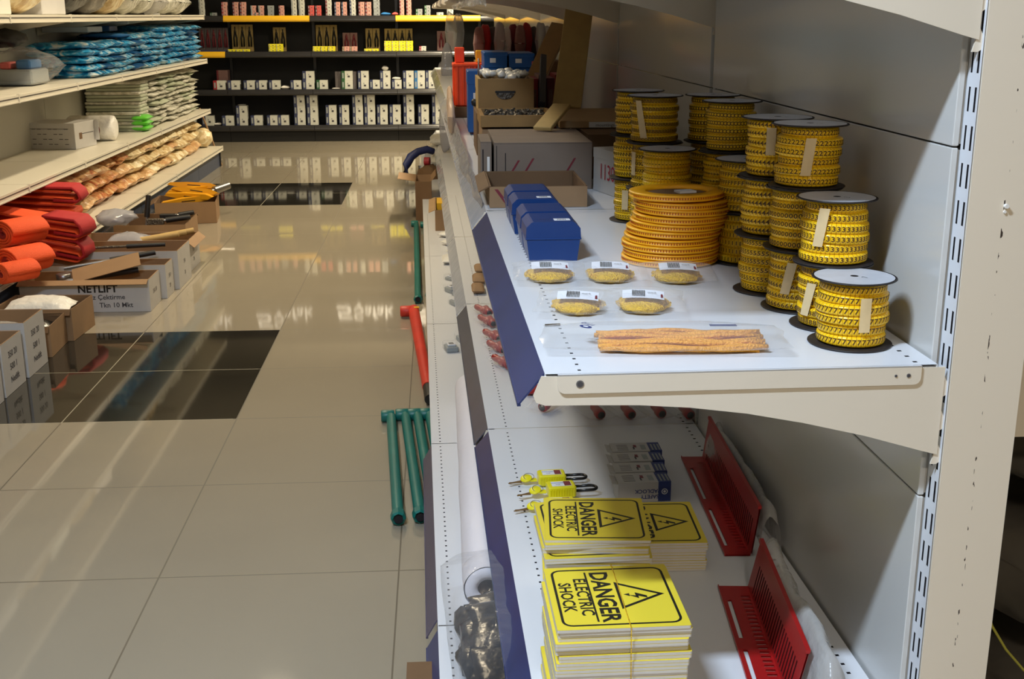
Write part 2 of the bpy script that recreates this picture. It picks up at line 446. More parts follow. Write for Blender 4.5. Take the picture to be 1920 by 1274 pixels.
tag(MB().box(XW0-0.1, XW0, YW0, YW1, 0, CEIL, 'wall_paint').build('wall_left'), kind='structure')
tag(MB().box(XW1, XW1+0.1, YW0, YW1, 0, CEIL, 'wall_paint').build('wall_right'), kind='structure')
tag(MB().box(XW0, XW1, YW1, YW1+0.1, 0, CEIL, 'wall_paint').build('wall_back'), kind='structure')
tag(MB().box(XW0, XW1, YW0-0.1, YW0, 0, CEIL, 'wall_paint').build('wall_front'), kind='structure')
for i, (x, y, sx, sy, p, c) in enumerate(LAMPS):
    k = 'cool' if c is COOL else 'warm'
    t = thing('ceiling_light', '%s white ceiling light over the aisle, number %s from the front' % (k, ['one', 'two', 'three', 'four', 'five', 'six'][i]), 'ceiling light', (x, y, CEIL-0.06))
    b = MB(); b.box(-sx/2-.03, sx/2+.03, -sy/2-.03, -sy/2, 0, .06, 'white_steel'); b.box(-sx/2-.03, sx/2+.03, sy/2, sy/2+.03, 0, .06, 'white_steel')
    b.box(-sx/2-.03, -sx/2, -sy/2, sy/2, 0, .06, 'white_steel'); b.box(sx/2, sx/2+.03, -sy/2, sy/2, 0, .06, 'white_steel')
    b.build('frame', t)
    MB().box(-sx/2, sx/2, -sy/2, sy/2, .005, .05, 'tube_'+k).build('diffuser', t)

# ------------------------------------------------------------------ right-hand gondola
RA = 0.0155; BAY = 1.37; NB = 7; RY0 = 1.49
GR = Matrix.Translation((0.139, RY0, 0)) @ Matrix.Rotation(RA, 4, 'Z')
ZA, ZB, ZC, ZT = 0.893, 0.321, 0.15, 1.46
def gw(x, y, z=0.0): return GR @ Vector((x, y, z))
gon = thing('display_gondola', 'white slotted steel shelf run with blue price strips on the right of the aisle', 'shelving', (0.139, RY0, 0), RA)
# near upright with its slotted face and wide cream cover
b = MB()
slots = []
for k in range(46):
    z = 0.035+k*0.05
    slots += [(0.006, 0.0115, z, z+0.032), (0.0235, 0.0285, z, z+0.032)]
b.plate(0.0, 0.036, 0, 2.34, slots, lambda a, c, d: (0.561+d, a, c), 'white_steel', depth=0.012, backm='dark_slot')
b.box(0.575, 0.66, 0.004, 0.036, 0, 2.34, 'white_steel')
b.build('upright', gon)
mcs = mat('cream_chipped', (230, 218, 198), 0.45)
def chip_mat():
    nt = mcs.node_tree; N = nt.nodes; L = nt.links; bs = N['Principled BSDF']
    tc = N.new('ShaderNodeTexCoord'); mp = N.new('ShaderNodeMapping'); mp.inputs['Scale'].default_value = (160, 0, 48); L.new(tc.outputs['Object'], mp.inputs[0])
    nz = N.new('ShaderNodeTexNoise'); nz.inputs['Scale'].default_value = 1; nz.inputs['Detail'].default_value = 2; L.new(mp.outputs[0], nz.inputs['Vector'])
    sp = N.new('ShaderNodeSeparateXYZ'); L.new(tc.outputs['Object'], sp.inputs[0])
    m1 = N.new('ShaderNodeMath'); m1.operation = 'SUBTRACT'; m1.inputs[1].default_value = 0.612; L.new(sp.outputs['X'], m1.inputs[0])
    m2 = N.new('ShaderNodeMath'); m2.operation = 'ABSOLUTE'; L.new(m1.outputs[0], m2.inputs[0])
    m3 = N.new('ShaderNodeMath'); m3.operation = 'LESS_THAN'; m3.inputs[1].default_value = 0.0016; L.new(m2.outputs[0], m3.inputs[0])
    m4 = N.new('ShaderNodeMath'); m4.operation = 'GREATER_THAN'; m4.inputs[1].default_value = 0.60; L.new(nz.outputs['Fac'], m4.inputs[0])
    m5 = N.new('ShaderNodeMath'); m5.operation = 'MULTIPLY'; L.new(m3.outputs[0], m5.inputs[0]); L.new(m4.outputs[0], m5.inputs[1])
    mx = N.new('ShaderNodeMix'); mx.data_type = 'RGBA'; mx.inputs[6].default_value = lin((232, 220, 200)); mx.inputs[7].default_value = lin((60, 48, 42))
    L.new(m5.outputs[0], mx.inputs[0]); L.new(mx.outputs[2], bs.inputs['Base Color'])
chip_mat()
cv = MB().box(0.5625, 0.664, -0.002, 0.0035, 0, 2.34, 'cream_chipped').build('cover_plate', gon); cv['label'] = 'cream end cover with a row of chipped paint'
pg = MB(); pg.cyl((0.613, -0.002, 1.113), (0.613, -0.007, 1.113), 0.003, 'paper_white', 10); pg.cyl((0.6125, -0.002, 1.105), (0.6125, -0.004, 1.105), 0.002, 'paper_white', 8); pg.build('plug', cv)
for k in range(1, NB+1):
    b = MB(); y = BAY*k; sl = []
    for q in range(44):
        z = 0.05+q*0.05; sl.append((y-0.004, y+0.004, z, z+0.03))
    b.plate(y-0.014, y+0.014, 0, 2.3, sl, lambda a, c, d: (0.559+d, a, c), 'white_steel', depth=0.008, backm='dark_slot')
    b.box(0.568, 0.6, y-0.014, y+0.014, 0, 2.3, 'white_steel'); b.build('upright', gon)
ZS = [0.16, 0.683, 1.187, 1.691, 2.195]
for k in range(NB):
    y0 = BAY*k+(0.037 if k == 0 else 0.016); y1 = BAY*(k+1)-0.016
    for z0, z1 in zip(ZS[:-1], ZS[1:]):
        b = MB(); b.box(0.55, 0.559, y0, y1, z0+0.0012, z1-0.0012, 'panel_white', ch=0.0012)
        b.box(0.559, 0.575, y0+.002, y1-.002, z0+0.004, z1-0.004, 'panel_white'); b.build('back_panel', gon)
def price_strip(parent, m, x, y0, y1, z, dx=0.036, dz=0.046):
    b = MB(); b.prism([(x, z-0.001), (x+0.002, z-0.003), (x-dx+0.002, z-dz), (x-dx, z-dz+0.001)], y0, y1, m, 'y')
    b.prism([(x-dx-0.001, z-dz-0.002), (x-dx+0.004, z-dz-0.002), (x-dx+0.004, z-dz+0.001), (x-dx-0.001, z-dz+0.003)], y0, y1, m, 'y')
    b.box(x-0.001, x+0.002, y0, y1, z-0.028, z-0.003, m)
    return b.build('price_strip', parent)
def shelf(z, xf, y0, y1, first=False, holes=True, depth=None):
    b = MB(); xb = 0.545; hs = []
    if holes:
        n = int((y1-y0)/0.0275)
        for i in range(n):
            y = y0+0.012+i*0.0275
            hs.append((xf+0.046, xf+0.0505, y, y+0.006))
        for i in range(3 if not first else n):
            y = y0+0.012+i*0.0275; hs.append((xb-0.03, xb-0.0235, y, y+0.006))
    b.plate(xf, xb, y0, y1, hs, lambda a, c, d: (a, c, z-d), 'white_steel', depth=0.004, backm='dark_slot')
    b.box(xf, xb, y0, y1, z-0.006, z-0.0045, 'white_steel')
    b.box(xf, xf+0.002, y0+0.006, y1, z-0.03, z-0.0005, 'white_steel')
    b.box(xb-0.002, xb, y0, y1, z-0.03, z-0.0005, 'white_steel')
    # folded end flange with rounded corners and rivets
    for ye, s in ((y0, -1), (y1, 1)):
        x0 = xf+0.017; x1 = xb-0.024; zz0, zz1 = z-0.0275, z-0.0005; pts = [(x0, zz1), (x1, zz1)]
        for cx_, cz_, a0 in ((x1-0.01, zz0+0.01, 0), (x0+0.01, zz0+0.01, -PI/2)):
            for q in range(5): a = a0-q*PI/8; pts.append((cx_+0.01*math.cos(a), cz_+0.01*math.sin(a)))
        b.prism(pts, ye+s*0.0015 if first else ye, ye+s*0.0035 if first else ye+s*0.002, 'cream_steel', 'y')
        if first: b.box(x0, x1, min(ye, ye+s*0.0035), max(ye, ye+s*0.0035), z-0.0025, z-0.0003, 'white_steel')
    if first:
        for (x, r, mm) in ((xf+0.047, 0.0055, 'zinc'), (xb-0.042, 0.003, 'zinc'), (xb-0.06, 0.002, 'zinc')):
            b.cyl((x, y0-0.0034, z-0.014), (x, y0-0.0042, z-0.014), r, mm, 14)
            b.cyl((x, y0-0.0042, z-0.014), (x, y0-0.0046, z-0.014), r*0.7, 'ink_grey', 14)
    return b.build('shelf', gon)
def bracket(z, xf, y, near=False):
    pr = [(-0.016, -0.03), (-0.012, -0.04), (0.0, -0.0445), (0.06, -0.0455), (0.13, -0.0475), (0.2, -0.053), (0.28, -0.064), (0.36, -0.08), (0.45, -0.102), (0.534, -0.127), (0.556, -0.133), (0.556, -0.004), (0.54, -0.004), (0.02, -0.004), (-0.005, -0.003)]
    sc = (0.556-xf)/0.556
    pts = [(0.556-(0.556-a)*sc, z+c) for a, c in pr]
    b = MB(); b.prism(pts, y, y+0.0025, 'cream_steel', 'y')
    for k in range(3):
        zz = z-0.03-k*0.05; b.prism([(0.549, zz-0.018), (0.557, zz-0.018), (0.563, zz-0.014), (0.563, zz), (0.557, zz+0.012)], y+0.002, y+0.005, 'cream_steel', 'y')
    return b.build('bracket', gon)
for k in range(NB):
    y0 = BAY*k+(0.004 if k == 0 else 0.003); y1 = BAY*(k+1)-0.003
    for z, nm in ((ZA, 'A'), (ZB, 'B'), (ZT, 'T')):
        s = shelf(z, 0.0, y0, y1, first=(k == 0), holes=(nm != 'T' and k < 4))
        if nm == 'A': ps = price_strip(s, 'strip_blue' if k == 0 else 'film_strip', 0.0, y0+0.010, y1-0.012, z)
        elif nm == 'B': ps = price_strip(s, 'strip_blue' if k == 0 else ('strip_grey' if k == 1 else 'film_strip'), 0.0, y0+0.010, y1-0.01, z)
        else: ps = None
        if ps and k > 0: ps['label'] = 'clear price strip' if (nm == 'A' or k > 1) else 'grey price strip'
    for z in (ZA, ZB, ZT): bracket(z, 0.0, 0.0035 if k == 0 else BAY*k-0.001)
for z in (ZA, ZB, ZT): bracket(z, 0.0, BAY*NB)
cj = [1.1, 2.16, 3.22, 4.60, 5.99, 7.35, 8.7, 10.0, 11.08]
for i in range(len(cj)-1):
    y0, y1 = cj[i]-RY0+0.002, cj[i+1]-RY0-0.002
    xf = -0.146
    b = MB(); hs = []
    n = int((y1-y0)/0.0275) if i < 5 else 0
    for q in range(n): y = y0+0.012+q*0.0275; hs.append((xf+0.024, xf+0.0285, y, y+0.006))
    b.plate(xf, 0.545, y0, y1, hs, lambda a, c, d: (a, c, ZC-d), 'white_steel', depth=0.004, backm='dark_slot')
    b.box(xf, 0.545, y0, y1, ZC-0.008, ZC-0.0045, 'white_steel'); b.box(xf, xf+0.002, y0, y1, ZC-0.035, ZC-0.0005, 'white_steel')
    s = b.build('base_deck', gon)
    if i < 2:
        ps = price_strip(s, 'strip_blue' if i == 0 else 'strip_mauve', xf, y0+0.03, y1-0.01, ZC, 0.024, 0.045)
        if i: ps['label'] = 'mauve grey price strip'
b = MB(); b.box(-0.12, -0.112, -0.3, BAY*NB, 0.0, ZC-0.009, 'cream_steel'); b.build('plinth', gon)
for k in range(0, NB+1):
    b = MB(); b.box(-0.11, 0.555, BAY*k-0.012, BAY*k+0.012, 0.0, ZC-0.009, 'cream_steel'); b.build('foot', gon)
# the other face of the run, past the near upright
b = MB(); b.box(0.668, 1.2, 0.05, 0.075, 0.765, 2.3, 'cream_steel'); b.build('side_panel', gon)
b = MB(); b.box(0.655, 0.665, 0.08, 2.5, 0.0, 2.3, 'cream_steel'); b.build('rear_panel', gon)

# bulk bags and cord behind the upright
def bag_thing(name, label, cat, loc, w, d, h, m, seed, rz=0.0, group=None, amp=0.3, rot=None, p=2.6, freq=9):
    o = MB().pillow(w, d, h, m, seed, 18, 14, amp, p, freq=freq).build(name, None, loc, rz, rot)
    return tag(o, label, cat, group)
for i, (z0, hh, ww) in enumerate(((0.0, 0.3, 0.6), (0.32, 0.24, 0.5), (0.58, 0.18, 0.42))):
    o = MB().blob(ww/2, 0.40, hh/2, 'rear_bag', 40+i, 0.22, 2.0, 28, squash=0.15).build('plastic_bag', None, (1.14-0.02*i, 2.02, z0))
    tag(o, ['black plastic sack at the bottom of the pile behind the cream upright', 'black plastic sack in the middle of the pile behind the cream upright', 'greyish plastic sack on top of the pile behind the cream upright'][i], 'bag')
b = MB(); b.tube([(0.87, 1.66, 0.44), (0.885, 1.65, 0.40), (0.91, 1.645, 0.36), (0.945, 1.645, 0.32), (0.99, 1.65, 0.285), (1.05, 1.66, 0.26)], 0.0022, 'cord_yellow')
tag(b.build('cord'), 'thin yellow cord hanging before the black sacks behind the upright', 'cord')

# ------------------------------------------------------------------ reels of numbered cable markers
ZR = ZA+0.0008; RH = 0.0995
def make_reel(digit, seed, label, group, tape=None, loose=False):
    rnd = random.Random(seed)
    t = thing('marker_reel', label, 'reel', group=group)
    fl = MB(); fl.lathe([(0.0, 0), (0.0595, 0), (0.0605, 0.0006), (0.0605, 0.0016), (0.0595, 0.0022), (0.0, 0.0022)], 'reel_black', 48, cap=False); fl.build('lower_flange', t)
    fl = MB(); fl.lathe([(0.0, 0), (0.0595, 0), (0.0605, 0.0006), (0.0605, 0.0016), (0.0595, 0.0022), (0.0585, 0.0022)], 'reel_black', 48, T=TR(0, 0, RH-0.0023), cap=False)
    o = fl.build('upper_flange', t)
    lb = MB(); lb.lathe([(0.0058, 0.0), (0.0568, 0.0)], 'reel_white', 48, T=TR(0, 0, RH-0.0001), cap=False); lb.lathe([(0.0, -0.001), (0.0058, -0.001)], 'dark_slot', 16, T=TR(0, 0, RH), cap=False)
    lb.text('%s' % digit, 0.014, 'ink_grey', TR(0.012, -0.012, RH+0.0002, rz=0.8))
    lb.build('top_label', o)
    b = MB(); rows = 6; n = 88; prof = []
    z0, z1 = 0.0035, RH-0.004; hrow = (z1-z0)/rows
    rad = [0.0495+rnd.uniform(-0.0022, 0.0028) for _ in range(rows)]; rad[-1] -= 0.003; rad[0] -= 0.001
    ph = [rnd.uniform(0, 6.28) for _ in range(rows)]
    def rr(i, a): return rad[i]+0.0010*math.sin(a+ph[i])
    def zz(i, a): return z0+i*hrow+(0.0016*math.sin(a+ph[i]*2) if 0 < i < rows else 0)
    vs = []; fs = []
    for i in range(rows):
        for (fz, dr) in ((0.02, -0.004), (0.1, -0.001), (0.25, 0), (0.75, 0), (0.9, -0.001), (0.98, -0.004)):
            for k in range(n+1):
                a = 2*PI*k/n; r = rr(i, a)+dr; z = zz(i, a)*(1-fz)+zz(i+1, a)*fz if i+1 <= rows else 0
                vs.append((r*math.cos(a), r*math.sin(a), z)); b.uv[len(vs)-1] = (k/n, i/rows)
    nr = rows*6
    for i in range(nr-1):
        for k in range(n): fs.append((i*(n+1)+k, i*(n+1)+k+1, (i+1)*(n+1)+k+1, (i+1)*(n+1)+k))
    b.add(vs, fs, 'marker_tape', True)
    gv, gf = glyphs(digit, 0.0125, 'CENTER', 0.02)
    for i in range(rows):
        of = rnd.random()
        for k in range(44):
            a0 = 2*PI*(k+0.5)/44
            pv = []
            for (x, y) in gv:
                a = a0+x/0.05; r = rr(i, a)+0.00045; zc = (zz(i, a)+zz(i+1, a))/2
                pv.append((r*math.cos(a), r*math.sin(a), zc+y*0.85))
            b.add(pv, gf, 'ink')
    b.build('wound_tape', t)
    if tape is not None:
        a0, zlo, zhi, slant = tape; q = MB(); vs = []; fs = []; nz_ = 10
        for j in range(nz_+1):
            z = zlo+(zhi-zlo)*j/nz_
            for i in range(4):
                a = a0+slant*(j/nz_-0.5)+(i/3-0.5)*0.3; vs.append((0.0532*math.cos(a), 0.0532*math.sin(a), z))
        for j in range(nz_):
            for i in range(3): fs.append((j*4+i, j*4+i+1, j*4+i+5, j*4+i+4))
        q.add(vs, fs, 'tape_clear', True); o = q.build('paper_tape', t); o['label'] = 'strip of beige masking tape'
    if loose:
        q = MB(); q.prism([(-0.03, 0.02), (0.03, 0.045), (0.026, 0.056), (-0.034, 0.031)], -0.056, -0.054, 'marker_tape', 'y'); q.build('loose_tape_end', t)
    return t
VIEWA = -PI/2-0.30   # direction back to the aisle as seen on the reel skin
stacks = [
 ((0.600, 1.621), [('7', 'front single marker reel printed 7, nearest the shelf end', (VIEWA+0.32, 0.028, 0.078, 0.0))]),
 ((0.604, 1.727), [('8', 'lower marker reel under the reel printed 3, taped across', (VIEWA-0.72, 0.02, 0.072, 0.22)), ('3', 'upper marker reel printed 3, second stack from the shelf end', (VIEWA-0.42, 0.03, 0.088, 0.16))]),
 ((0.590, 1.842), [('6', 'lowest marker reel of the third stack, printed 6, taped', (VIEWA-0.35, 0.03, 0.082, 0.2)), ('0', 'middle marker reel of the third stack, printed 0', None), ('2', 'top marker reel of the third stack, printed 2, taped', (VIEWA+0.0, 0.022, 0.08, 0.12))]),
 ((0.574, 1.966), [('5', 'lowest marker reel of the fourth stack, printed 5', None), ('4', 'middle marker reel of the fourth stack, printed 4', None), ('4', 'top marker reel of the fourth stack, half behind the reel printed 2', (VIEWA-0.15, 0.04, 0.085, 0.0))]),
 ((0.592, 2.215), [('1', 'lower marker reel printed 1, right of the orange coil stack', None), ('F', 'upper marker reel printed F, right of the orange coil stack', None)]),
 ((0.592, 2.352), [('E', 'lowest reel in the stack behind the reel printed F', None), ('+', 'middle reel in the stack behind the reel printed F, tape end loose', None), ('C', 'top reel in the stack behind the reel printed F, grey lid', None)]),
 ((0.478, 2.405), [('H', 'lower reel hidden directly behind the orange coils', None), ('-', 'reel with round grey lid seen just above the orange coils', None)]),
 ((0.472, 2.532), [('L', 'lowest reel in the stack behind the orange coils', None), ('K', 'middle reel in the stack behind the orange coils, taped on its left side', (VIEWA-0.9, 0.03, 0.08, 0.0)), ('B', 'top reel with a long slanted strip of tape, back left group', (VIEWA-0.45, 0.012, 0.09, -0.3))]),
 ((0.462, 2.705), [('S', 'lowest reel of the farthest left stack beside the white 1130 box', (VIEWA-0.35, 0.03, 0.075, 0.0)), ('N', 'middle reel of the farthest left stack beside the white 1130 box', None), ('A', 'top reel of the farthest left stack, behind the taped reel', None)]),
 ((0.600, 2.540), [('M', 'lowest reel of the dark corner stack against the back panel', None), ('P', 'middle reel of the dark corner stack against the back panel', None), ('D', 'top reel of the dark corner stack against the back panel', None)]),
]
sd = 100
for (xy, lst) in stacks:
    for lv, (dg, lab, tp) in enumerate(lst):
        sd += 1; t = make_reel(dg, sd, lab, 'stacked marker reels', tp, loose=(dg == '+'))
        j = random.uniform(-0.004, 0.004) if lv else 0
        t.location = (xy[0]+j, xy[1]+j*0.5, ZR+lv*(RH+0.0004)); t.rotation_euler = (0, 0, 0)
        if dg == '-': t['label'] = lab

# stack of thin orange coils
coil_px = [(1247, 0), (1248, 0), (1249, 0), (1250, 0), (1254, 0), (1262, 0), (1268, 0), (1272, 0), (1268, 0), (1262, 0)]
P0 = at(1247, 440, ZR); cz = ZR
cshift = [0, 0.002, 0.001, 0.002, 0.006, 0.014, 0.020, 0.024, 0.019, 0.010]
for i in range(10):
    rnd = random.Random(300+i)
    t = thing('marker_coil', 'thin orange coil of cable markers, number %s from the bottom of the coil stack' % ['one', 'two', 'three', 'four', 'five', 'six', 'seven', 'eight', 'nine', 'ten'][i], 'coil', (0.452+cshift[i], 2.235, cz), group='stacked orange marker coils')
    b = MB(); h = 0.0138; n = 120; R = 0.094+rnd.uniform(-0.002, 0.002); prof = [(R-0.022, 0.001), (R-0.004, 0.0003), (R, 0.002), (R+0.0004, 0.0045), (R-0.0012, 0.005), (R-0.0012, h-0.0045), (R+0.0004, h-0.004), (R, h-0.0015), (R-0.004, h-0.0004), (R-0.03, h-0.001), (R-0.034, h*0.5), (R-0.022, 0.001)]
    b.lathe(prof, 'coil_orange', n, cap=False)
    for k in range(110):
        a = 2*PI*k/110; c, s_ = math.cos(a), math.sin(a)
        if a > PI: b.box(-0.0011, 0.0011, -0.0006, 0.0006, 0.0052, h-0.0048, 'coil_dark', T=Matrix.Rotation(a-PI/2, 4, 'Z') @ Matrix.Translation((0, R-0.0008, 0)))
    b.build('marker_ring', t)
    if i == 9:
        q = MB(); q.lathe([(0.0, h*0.5), (0.06, h*0.5)], 'card_dark', 40, cap=False); q.box(0.0, 0.035, -0.015, 0.012, h*0.5, h*0.5+0.004, 'label_white'); q.build('centre_card', t)
    t.rotation_euler = (rnd.uniform(-0.012, 0.012), rnd.uniform(-0.012, 0.012), rnd.uniform(-0.3, 0.3))
    cz += 0.0139

# ------------------------------------------------------------------ blue plastic cases
def blue_case(loc, label, rz):
    t = thing('storage_case', label, 'case', loc, rz, 'blue plastic cases on the shelf')
    W, D, H = 0.106, 0.238, 0.077; L1 = 0.046
    def halves(b, z0, z1, pts):
        for (y0, y1) in ((0.0, D*0.46), (D*0.54, D)): b.prism(pts, y0, y1, 'box_blue', 'y')
        b.prism([(x if x > 0.02 else x+0.010, z if z < H-0.01 else z-0.005) for x, z in pts], D*0.45, D*0.55, 'box_blue', 'y')
    b = MB(); halves(b, 0, L1, [(0.006, 0), (W-0.006, 0), (W, L1), (0, L1)]); b.box(-0.002, W+0.002, -0.002, D*0.455, L1-0.004, L1-0.0005, 'box_blue', ch=0.001); b.box(-0.002, W+0.002, D*0.545, D+0.002, L1-0.004, L1-0.0005, 'box_blue', ch=0.001); b.build('case_body', t)
    b = MB(); halves(b, L1, H, [(-0.001, L1), (W+0.001, L1), (W, H-0.013), (W-0.012, H-0.001), (W-0.016, H), (0.014, H), (0.010, H-0.001), (0, H-0.011)]); lid = b.build('case_lid', t)
    q = MB(); q.box(W, W+0.006, 0.09, 0.13, L1-0.014, L1+0.012, 'box_blue', ch=0.001); q.build('latch', t)
    q = MB(); T = TR(W-0.034, 0.026, H+0.0003); q.box(-0.016, 0.016, -0.011, 0.011, 0, 0.0003, 'label_white', T=T)
    for k in range(6): q.box(-0.009+k*0.003, -0.0075+k*0.003, -0.006, 0.006, 0.0003, 0.0006, 'ink_grey', T=T)
    q.build('barcode_label', lid)
    b = MB(); b.text('MAS', 0.014, 'strip_blue', TR(W/2-.015, 0.03, H+0.0004)); b.build('embossed_mark', lid)
    return t
blue_case((0.170, 2.238, ZA+0.0006), 'blue plastic case nearer the clear bags, barcode label on its lid', RA)
blue_case((0.161, 2.535, ZA+0.0006), 'blue plastic case farther back, against the striped cardboard box', RA)

# ------------------------------------------------------------------ small bags of yellow markers
LABN = ['back row left', 'back row middle', 'back row right', 'front row left', 'front row right']
for i, (u, v, rz) in enumerate(((1030, 520, -0.05), (1143, 520, -0.12), (1268, 522, -0.1), (1084, 578, -0.16), (1205, 576, -0.16))):
    P = at(u, v, ZA+0.004)
    t = thing('marker_bag', 'clear bag of small yellow markers with a white barcode label, %s of five' % LABN[i], 'bag', (P.x, P.y, ZA+0.0008), rz, 'bags of yellow markers')
    b = MB(); rnd = random.Random(i+5)
    b.blob(0.041, 0.048, 0.0130, 'gold_label', i, 0.12, 3, 36, squash=0.3)
    for k in range(130):
        a = rnd.uniform(0, 6.283); r = 0.044*math.sqrt(rnd.random()); zt = 0.0205*math.sqrt(max(0.02, 1-(r/0.049)**2))
        b.box(-0.0035, 0.0035, -0.002, 0.002, -0.002, 0.002, 'gold_label', T=TR(r*math.cos(a), r*math.sin(a), zt, rnd.uniform(-0.5, 0.5), rnd.uniform(-0.5, 0.5), rnd.uniform(0, 3)))
    b.build('markers', t)
    b = MB(); nseg = 10; vs = []; fs = []
    for k in range(nseg+1):
        x = -0.031+0.062*k/nseg; z = 0.0235+0.003*math.cos(x*38)-0.05*max(0, abs(x)-0.022)
        vs += [(x*1.08, -0.034-0.1*x, z+0.0005), (x*1.08, -0.002-0.1*x, z+0.0065)]
    for k in range(nseg): fs.append((2*k, 2*k+2, 2*k+3, 2*k+1))
    b.add(vs, fs, 'label_white')
    for k in range(9):
        x = -0.018+k*0.0024; b.add([(x, -0.030-0.1*x, 0.0288), (x+0.0012, -0.030-0.1*x, 0.0288), (x+0.0012, -0.008-0.1*x, 0.0334), (x, -0.008-0.1*x, 0.0334)], [(0, 1, 2, 3)], 'ink_black')
    b.text('mark', 0.007, 'ink_grey', TR(0.014, -0.018, 0.0322, 0.2, 0, -0.1)); b.box(0.028, 0.031, -0.032, -0.010, 0.0272, 0.0290, 'label_red')
    b.build('barcode_label', t)
    b = MB(); b.pillow(0.135, 0.145, 0.030, 'film', i+70, 20, 20, 0.18, 2.0, freq=22)
    b.build('clear_film', t)

# long bag of orange marker strips
P = at(1245, 648, ZA)
t = thing('strip_bag', 'long clear bag full of orange marker strips along the shelf end', 'bag', (0.322, 1.618, ZA+0.001), -0.07)
b = MB(); rnd = random.Random(3)
for k in range(40):
    y0 = rnd.uniform(-0.040, 0.036); z0 = 0.004+rnd.uniform(0, 0.018)*(1-abs(y0)/0.05); bow = rnd.uniform(-0.010, 0.012); x0 = -0.098+rnd.uniform(0, 0.02); x1 = 0.142+rnd.uniform(-0.012, 0.006)
    pts = [(x0+(x1-x0)*q/8, y0+bow*math.sin(PI*q/8)-0.1*y0*q/8, z0+0.002*math.sin(q*1.3+k)) for q in range(9)]
    b.tube(pts, 0.0036, 'marker_orange', 6)
b.build('marker_strips', t)
b = MB(); b.pillow(0.35, 0.122, 0.03, 'film_flat', 9, 34, 16, 0.2, 2.6, freq=16); b.build('clear_film', t)
b = MB(); T = TR(-0.112, 0.006, 0.0275, rz=-0.9)
b.lathe([(0, 0), (0.0085, 0)], 'ink_blue', 24, T=T @ Matrix.Diagonal((1.35, 0.75, 1, 1)), cap=False); b.lathe([(0, 0), (0.004, 0)], 'label_white', 16, T=T @ TR(0, 0, 0.0004) @ Matrix.Diagonal((1.3, 0.7, 1, 1)), cap=False)
b.text('1710', 0.013, 'ink_blue', TR(-0.107, 0.021, 0.0275, rz=-0.9-PI), bold=0.02)
b.build('printed_logo', t)
b = MB(); b.box(0.075, 0.115, 0.044, 0.053, 0.018, 0.0186, 'ink_blue'); b.box(0.08, 0.112, 0.053, 0.058, 0.018, 0.0186, 'label_white'); b.build('header_print', t)
b = MB(); b.box(-0.012, 0.012, -0.002, 0.002, 0, 0.003, 'parts_grey'); P = at(1036, 612, ZA)
tag(b.build('metal_clip', None, (P.x, P.y, ZA+0.0005), 0.1), 'tiny dark metal clip lying left of the long orange strip bag', 'clip')

# ------------------------------------------------------------------ danger signs on the lower shelf
SW = 0.196; STH = 0.0052
def sign_mesh(printed=True):
    b = MB()
    def rrect(w, h, r, z, n=5):
        p = []
        for cx_, cy_, a0 in ((w/2-r, h/2-r, 0), (-w/2+r, h/2-r, PI/2), (-w/2+r, -h/2+r, PI), (w/2-r, -h/2+r, 1.5*PI)):
            for q in range(n+1): a = a0+q*PI/2/n; p.append((cx_+r*math.cos(a), cy_+r*math.sin(a)))
        return p
    out = rrect(SW, SW, 0.003, 0)
    n = len(out)
    b.prism(out, 0, STH-0.0006, 'sign_edge', 'z')
    b.prism(out, STH-0.0006, STH-0.0001, 'sign_yellow', 'z')
    if printed:
        z = STH+0.0001
        o = rrect(SW-0.018, SW-0.018, 0.016, 0); i_ = rrect(SW-0.026, SW-0.026, 0.012, 0)
        b.add([(x, y, z) for x, y in o]+[(x, y, z) for x, y in i_], [(k, (k+1) % n, n+(k+1) % n, n+k) for k in range(n)], 'ink_black')
        # the sign reads with its top towards +x and its lines running towards -y
        T = TR(0, 0, z, rz=-PI/2)
        tri = [(-0.043, 0.006), (0.043, 0.006), (0.0, 0.078)]; tin = [(-0.0335, 0.0115), (0.0335, 0.0115), (0.0, 0.0675)]
        b.add([(x, y, 0) for x, y in tri]+[(x, y, 0) for x, y in tin], [(k, (k+1) % 3, 3+(k+1) % 3, 3+k) for k in range(3)], 'ink_black', False, T)
        b.add([(0.004, 0.050, 0), (0.011, 0.050, 0), (0.004, 0.037, 0), (0.012, 0.037, 0), (0.000, 0.022, 0), (0.003, 0.033, 0), (-0.007, 0.033, 0)], [(0, 6, 5, 2), (0, 2, 1), (2, 5, 3), (5, 4, 3)], 'ink_black', False, T)
        b.add([(-0.005, 0.024, 0), (0.0045, 0.024, 0), (-0.002, 0.015, 0)], [(0, 2, 1)], 'ink_black', False, T)
        b.text('DANGER', 0.0395, 'ink_black', T @ TR(0, -0.0155, 0), bold=0.028, spacing=0.98)
        b.box(-0.078, 0.078, -0.0365, -0.0335, 0, 0.0001, 'ink_black', T=T)
        b.text('ELECTRIC', 0.0270, 'ink_black', T @ TR(0, -0.0475, 0), bold=0.022)
        b.text('SHOCK', 0.0270, 'ink_black', T @ TR(0, -0.0725, 0), bold=0.022)
    return b.mesh('safety_sign')
sgm = sign_mesh()
def sign_stack(cx_, cy_, n, rz, jit, gname, seed, toplabel, lower, where, offs=None):
    rnd = random.Random(seed); z = ZB+0.0008; ang = rz; ox = oy = 0
    for k in range(n):
        o = bpy.data.objects.new('safety_sign', sgm); COL.objects.link(o)
        if k % 2 == 0: ox = rnd.uniform(-jit, jit); oy = rnd.uniform(-jit, jit); ang = rz+rnd.uniform(-1, 1)*jit*2.0
        if offs and k in offs: ox, oy, ang = offs[k]; ang += rz
        if k == n-1: ox = oy = 0; ang = rz
        o.location = (cx_+ox, cy_+oy, z); o.rotation_euler = (0, 0, ang)
        z += STH+0.0002
        tag(o, toplabel if k == n-1 else lower, 'sign', gname)
    return z
